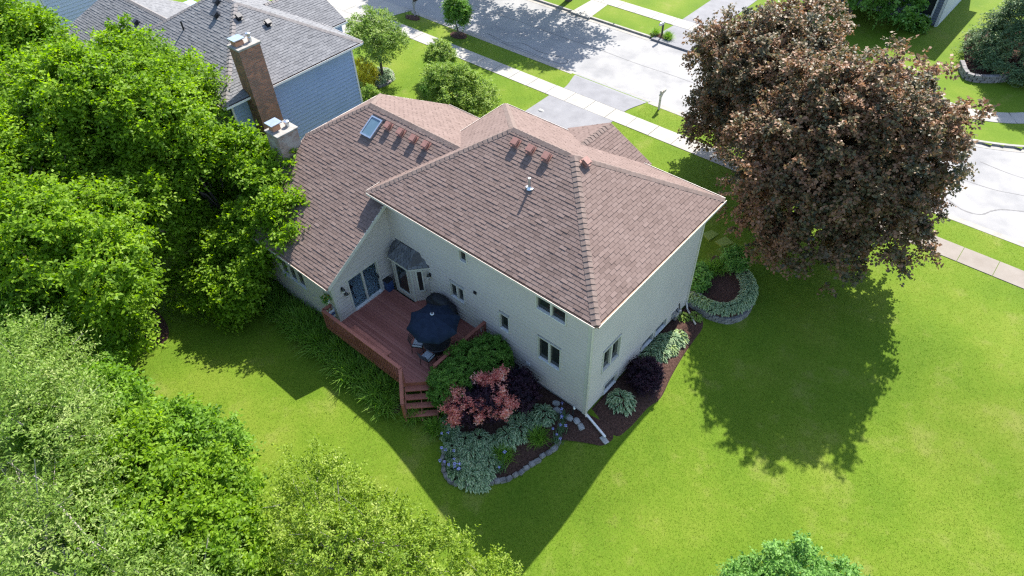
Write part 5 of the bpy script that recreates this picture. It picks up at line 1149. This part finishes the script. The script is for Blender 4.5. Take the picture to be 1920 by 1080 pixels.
# stone edging of the back bed
SE = empty('stone_edging', (-1.9,-4.2,0), 'curved grey stone edging round the back flower bed', 'edging')
edge = smooth_line([(-3.95,-4.45),(-3.65,-4.8),(-3.2,-5.12),(-2.75,-5.12),(-2.28,-4.72),(-1.84,-4.26),(-1.45,-3.75),(-1.14,-3.27),(-.93,-2.69),(-.74,-2.07),(-.6,-1.5),(-.57,-.95)], 6)
stv = []
for k in range(6):
    bm = bmesh.new(); bmesh.ops.create_cube(bm, size=1); bmesh.ops.bevel(bm, geom=bm.edges[:], offset=.16, segments=2, affect='EDGES')
    for v in bm.verts: v.co = Vector((v.co.x*.27, v.co.y*.19, v.co.z*.17))+Vector(rng.normal(size=3)*.010)
    me = bpy.data.meshes.new('stone'); bm.to_mesh(me); bm.free(); me.materials.append(STONE); stv.append(me)
for k, (p, a) in enumerate(along(edge, .265)):
    o = link('stone', stv[k % 6], None, SE); o.location = (p.x+rng.normal()*.02, p.y+rng.normal()*.02, g1(p.x,p.y)+.04); o.rotation_euler = (rng.normal()*.08, rng.normal()*.08, a+rng.normal()*.15); s_ = rng.uniform(.85,1.15); o.scale = (s_,s_,s_)
for (x_, y_, lab) in ((-1.72,.14,'pale flat stone on mulch by the rear wall'),(-1.5,-.10,'pale flat stone just below the one by the rear wall'),(-.52,-.02,'pale flat stone beside the downspout corner'),(-.22,-.12,'pale jagged stone at the lawn edge by the downspout'),(-.85,-.08,'pale flat stone next to the iris by the corner')):
    o = link('stepping_stone', stv[int(rng.integers(6))].copy(), None); o.data.materials.clear(); o.data.materials.append(PALESTONE); o.location = (x_,y_,g1(x_,y_)+.06); o.rotation_euler.z = rng.uniform(0,3); o.scale = (1.1,1.3,.7); tag(o, lab, 'stone')
# irises: sword leaves and blue flowers
def petals(n, rng, r=.06):
    C = rng.normal(size=(n,3))*np.array([.35,.35,.12])*.0
    V = []; F = []; var = []
    for k in range(6):
        t = k*math.pi/3+rng.uniform(-.2,.2); d = np.array([math.cos(t),math.sin(t),0]); sd = np.array([-d[1],d[0],0]); u = 1 if k % 2 else -1; n0 = len(V)
        V += [d*.01, d*r*.6+sd*r*.5+np.array([0,0,.03*u]), d*r*1.3+np.array([0,0,.02*u-.03]), d*r*.6-sd*r*.5+np.array([0,0,.03*u])]; F.append((n0,n0+1,n0+2,n0+3)); var.append(rng.uniform(.2,.9))
    return np.array(V), np.array(F), var
V, F, var = petals(6, rng, .05); pet_me = np_mesh('flower', V, F, var); pet_me.materials.append(PETAL)
iris_me = []
for k in range(3):
    V, F, var = blades(34, rng, (.45,.8), .034, lean=(.05,.45), curl=.5, base=.10); me = np_mesh('leaves', V, F, var); me.materials.append(IRISL); iris_me.append(me)
for k, (x_, y_, fl_, lab) in enumerate(((-1.05,-.35,3,'blue flowered iris nearest the house wall corner'),(-.75,-.75,4,'blue flowered iris at the upper end of the stone edging'),(-.62,-1.25,3,'blue flowered iris leaning out over the lawn'),(-3.6,-4.5,3,'blue flowered iris at the leftmost end of the stone edging'),(-3.1,-4.85,5,'blue flowered iris at the bottom corner of the back bed'),(-2.75,-4.75,4,'blue flowered iris in front of the lowest hostas'),(-4.1,-4.05,2,'blue flowered iris left of the hostas near the steps'),(-1.75,-3.45,2,'blue flowered iris by the grassy clump at the stone edge'))):
    ir = empty('iris', (x_,y_,g1(x_,y_)), lab, 'iris', 'irises in the back bed'); o = bpy.data.objects.new('leaves', iris_me[k % 3]); COL.objects.link(o); o.parent = ir
    for j in range(fl_):
        o = bpy.data.objects.new('flower', pet_me); COL.objects.link(o); o.parent = ir; dx, dy, h = rng.normal()*.17, rng.normal()*.17, rng.uniform(.55,.85); o.location = (dx,dy,h); o.rotation_euler = (rng.normal()*.3, rng.normal()*.3, rng.uniform(0,6)); s_ = rng.uniform(.9,1.3); o.scale = (s_,s_,s_)
        MB().tube([(dx*.3,dy*.3,0),(dx,dy,h)], .007, 4, caps=False).build('stalk', IRISL, ir, local=True)
rng2 = np.random.default_rng(33)
pts_ = rng2.normal(size=(26,3))*np.array([.11,.11,.07])+np.array([-11.86,-3.45,2.64]); V, F, var = sprays(pts_, unit(rng2.normal(size=(26,3))), rng2, 4, 5, tl=.12, L_=.06, Wd=.04); tag(link('foliage', np_mesh('foliage', V, F, var), BRIGHT, hb), kind='stuff')
for k in range(9):
    o = link('flower', pet_me.copy(), None, hb); o.data.materials.clear(); o.data.materials.append(YPETAL); p = rng2.normal(size=3)*np.array([.10,.10,.04])+np.array([-11.86,-3.45,2.72]); o.location = p; o.scale = (.8,.8,.8)
# neighbour front bed: hostas and stone rim
NE = empty('stone_edging', (-28.6,14.6,0), 'low stone edging round the neighbour front bed', 'edging')
for k, (p, a) in enumerate(along(smooth_line([(-30.1,14.4),(-29.4,15.2),(-28.4,15.0),(-27.7,14.1),(-27.8,13.0)], 6), .30)):
    o = link('stone', stv[k % 6], None, NE); o.location = (p.x,p.y,.06); o.rotation_euler.z = a
for k, (x_, y_) in enumerate(((-29.3,14.5),(-28.7,14.7),(-28.2,14.3),(-28.2,13.6),(-29.6,13.8),(-28.9,13.3))): hosta(x_, y_, hv[k % 3], 1.05, 'white edged hosta %s under the loose front tree' % ('left of the trunk','behind the trunk','right of the trunk','at the bed edge nearest the camera','by the golden shrub','in front of the trunk')[k], 'hostas under the front tree')
# stone wall over the road
RW = empty('retaining_wall', (4.5,40,0), 'curved low stone retaining wall across the road', 'wall')
for c in range(3):
    for k, (p, a) in enumerate(along(smooth_line([(2.6,40.2),(3.5,38.8),(5.0,39.6),(6.4,41.6),(8.2,43.4),(10,46)], 8), .44, .2*(c % 2))):
        o = link('stone_block', blk, None, RW); o.location = (p.x,p.y,.08+.17*c); o.rotation_euler.z = a; o.scale = (1.5,1.6,1.3)

# ------------------------------------------------------------------ small things outdoors
pp = empty('sump_pipe', (-.82,.1,0), 'black bent discharge pipe with white end beside the rear wall corner', 'pipe')
MB().tube([(-.80,.10,-.1),(-.80,.10,.55),(-.78,.06,.78),(-.70,-.02,.90)], .035, 8).build('pipe', DARKM, pp)
MB().tube([(-.71,-.01,.885),(-.60,-.12,.99)], .042, 8).build('pipe_end', WHITE, pp)
sb_ = MB(); sb_.v = [(.62,-.02,.0),(.98,-.10,-.02),(1.06,.12,-.02),(.70,.24,.0),(.64,-.0,.08),(.98,-.08,.03),(1.05,.10,.03),(.71,.21,.08)]
sb_.v = [(a,b,c+g1(.85,.08)+.04) for a,b,c in sb_.v]; sb_.f = [(0,3,2,1),(4,5,6,7),(0,1,5,4),(1,2,6,5),(2,3,7,6),(3,0,4,7)]; sb_.m = [0]*6
tag(sb_.build('splash_block', PALESTONE, bevel=.02), 'pale concrete splash block at the end of the downspout', 'splash block')
ac = empty('gas_meter', (-.25,7.5,.2), 'grey utility meter and pipes low on the side wall', 'meter')
MB().box(-.42,-.18,7.1,7.4,.30,.62).build('meter_body', STEEL, ac, bevel=.03)
mb = MB(); mb.lathe([(.0,.10),(.10,.09),(.12,.0),(.12,-.06)], (-.28,7.55,.55), 12); mb.build('regulator', STEEL, ac)
MB().tube([(-.36,7.25,-.05),(-.36,7.25,.32)], .025, 8).build('pipe', DARKM, ac); MB().tube([(-.28,7.55,.5),(-.28,7.62,.2),(-.40,7.7,.9)], .025, 8).build('pipe', DARKM, ac)
hr_ = empty('hose_reel', (-4.15,.2,0), 'dark green hose reel box by the rear wall behind the purple bush', 'hose reel')
MB().box(-4.40,-3.98,.02,.36,.02,.50).build('box', BLUEPL, hr_, bevel=.04); MB().box(-4.42,-3.96,.0,.38,.50,.56).build('lid', DARKM, hr_, bevel=.02)
def mailbox(loc, label, m_post, m_box, ang, h=1.25, arm=True):
    e = empty('mailbox', loc, label, 'mailbox', 'mailboxes along the street', rz=ang)
    MB().box(-.055,.055,-.055,.055,-.2,h).build('post', m_post, e, local=True)
    if arm: MB().bar((0,-.05,h-.62),(0,.32,h-.20),.06,.06).build('brace', m_post, e, local=True); MB().bar((0,-.18,h-.20),(0,.48,h-.20),.08,.07).build('arm', m_post, e, local=True)
    mb = MB(); pts = [(-.09,0),(.09,0),(.09,.12)]+[(.09*math.cos(t),.12+.09*math.sin(t)) for t in np.linspace(0.2,2.94,7)]+[(-.09,.12)]; n_ = len(pts); z0 = h-.16
    mb.v = [(a,-.02,z0+b) for a,b in pts]+[(a,.48,z0+b) for a,b in pts]; mb.f = [tuple(reversed(range(n_))), tuple(range(n_,2*n_))]+[(i,(i+1)%n_,n_+(i+1)%n_,n_+i) for i in range(n_)]; mb.f = [tuple(reversed(f)) for f in mb.f]; mb.m = [0]*len(mb.f); mb.build('box', m_box, e, local=True)
    MB().box(.092,.105,.05,.09,z0+.08,z0+.26).build('flag', VENTM, e, local=True)
mailbox((-10.9,22.75,0), 'weathered pale wooden mailbox post on the sunny lawn strip', WEATHERED, WEATHERED, 0.0, 1.3)
mailbox((-16.3,31.7,0), 'dark mailbox across the road in a small mulch patch', DARKM, STEEL, math.pi, 1.2, False)
mailbox((-34.2,22.7,0), 'grey post mailbox with black box beside the neighbour drive', PALESTONE, DARKM, 0.0, 1.35)
mound('mulch_ring_far', [(-17.4,31.6),(-16.4,32.3),(-15.6,31.9),(-15.8,31.45),(-16.8,31.45)], .05, MULCH)
mound('mulch_ring_mailbox', [(-35.0,22.4),(-34.2,22.85),(-33.4,22.6),(-33.5,22.1),(-34.5,21.9)], .05, MULCH)
fe = empty('wire_fence', (-34.2,22.3,0), 'low wire border round the grey mailbox post', 'fence')
for k in range(12):
    a = 2*math.pi*k/12; MB().tube([(-34.2+.75*math.cos(a),22.4+.42*math.sin(a),-.02),(-34.2+.75*math.cos(a),22.4+.42*math.sin(a),.35)], .012, 4).build('wire', DARKM, fe)
MB().tube([(-34.2+.75*math.cos(2*math.pi*k/24),22.4+.42*math.sin(2*math.pi*k/24),.33) for k in range(25)], .010, 4).build('top_wire', DARKM, fe)
tag(MB().lathe([(.0,.06),(.16,.05),(.2,.0)], (-16.9,17.8,.02), 10, 1.2, .8).build('utility_cover', PALESTONE, smooth=True), 'small pale utility cover in the front lawn near the driveway', 'cover')
plant_m = [(-16.9,31.75),(-15.9,31.9),(-15.7,31.7)]
for k, (x_, y_) in enumerate(plant_m):
    o = link('daylily', lily_me[k], None); o.location = (x_,y_,0); o.scale = (.55,.55,.55); tag(o, 'small green plant %s the dark mailbox post' % ('left of','right of','nearest the kerb by')[k], 'plant', 'plants at the dark mailbox')

# ------------------------------------------------------------------ grass blades
rng = np.random.default_rng(300)
def scatter(x0, x1, y0, y1, n): return np.stack([rng.uniform(x0,x1,n), rng.uniform(y0,y1,n)], 1)
P = np.concatenate([scatter(-22,18,-14,9,520000), scatter(-12,18,9,23,150000), scatter(-35,-11,9.5,23,70000)])
bad = ((P[:,0] > -17.4) & (P[:,0] < -.4) & (P[:,1] > .4) & (P[:,1] < 9.6)) | ((P[:,0] > -17.4) & (P[:,0] < -11.6) & (P[:,1] > -3.2) & (P[:,1] < 1))
bad |= (P[:,0] > -12.1) & (P[:,0] < -5.8) & (P[:,1] > -3.8) & (P[:,1] < .5)
bad |= (P[:,1] > 19.68) & (P[:,1] < 21.06) | (P[:,1] > 22.9)
bad |= (P[:,0] > -17.75) & (P[:,0] < -12.4) & (P[:,1] > 9.5) & (P[:,1] < 20) | (P[:,0] > -18.1) & (P[:,0] < -11.9) & (P[:,1] > 20.9) | (P[:,0] < -35.2) & (P[:,1] > 9)
for poly in (BED_BACK, BED_RIGHT, [(-17.6,-3.1),(-17.4,-4.6),(-14,-4.75),(-6.6,-4.75),(-6.3,-4.2),(-6.9,-3.6)], [(-1.0,8.6),(.4,8.5),(1.7,9.1),(2.0,10.3),(1.5,11.6),(.1,12.5),(-1,12.4)], [(-30.6,12),(-30.2,14.2),(-29.4,15.2),(-28.3,15),(-27.6,13.9),(-27.9,12.3),(-27,9.4)]):
    bad |= in_poly(P[:,0], P[:,1], poly)
P = P[~bad]; n = len(P); z = gz(P[:,0], P[:,1])
t = rng.uniform(0, 2*math.pi, n); h = rng.uniform(.012,.034,n); w = rng.uniform(.006,.013,n); ln = rng.uniform(.4,1.6,n)*h; t2 = rng.uniform(0, 2*math.pi, n)
B0 = np.stack([P[:,0]-np.cos(t)*w, P[:,1]-np.sin(t)*w, z-.004], 1); B1 = np.stack([P[:,0]+np.cos(t)*w, P[:,1]+np.sin(t)*w, z-.004], 1); B2 = np.stack([P[:,0]+np.cos(t2)*ln, P[:,1]+np.sin(t2)*ln, z+h], 1)
V = np.stack([B0,B1,B2],1).reshape(-1,3); F = np.arange(3*n).reshape(n,3)
def vnoise(x, y, s, seed):
    r = np.random.default_rng(seed).random((256,256)); u = x/s+500; v = y/s+500; i = np.floor(u).astype(int); j = np.floor(v).astype(int); a = S(u-i); b = S(v-j)
    q = lambda p, w_: r[p % 256, w_ % 256]
    return q(i,j)*(1-a)*(1-b)+q(i+1,j)*a*(1-b)+q(i,j+1)*(1-a)*b+q(i+1,j+1)*a*b
patchv = .50+.55*(vnoise(P[:,0],P[:,1],3.2,1)-.5)+.45*(vnoise(P[:,0],P[:,1],1.1,2)-.5)+.28*(vnoise(P[:,0],P[:,1],.42,3)-.5)
grass = link('grass', np_mesh('grass', V, F, np.clip(patchv+rng.normal(size=n)*.13, 0, 1)), BLADE); tag(grass, 'short mown green grass covering the lawn', 'grass', kind='stuff')
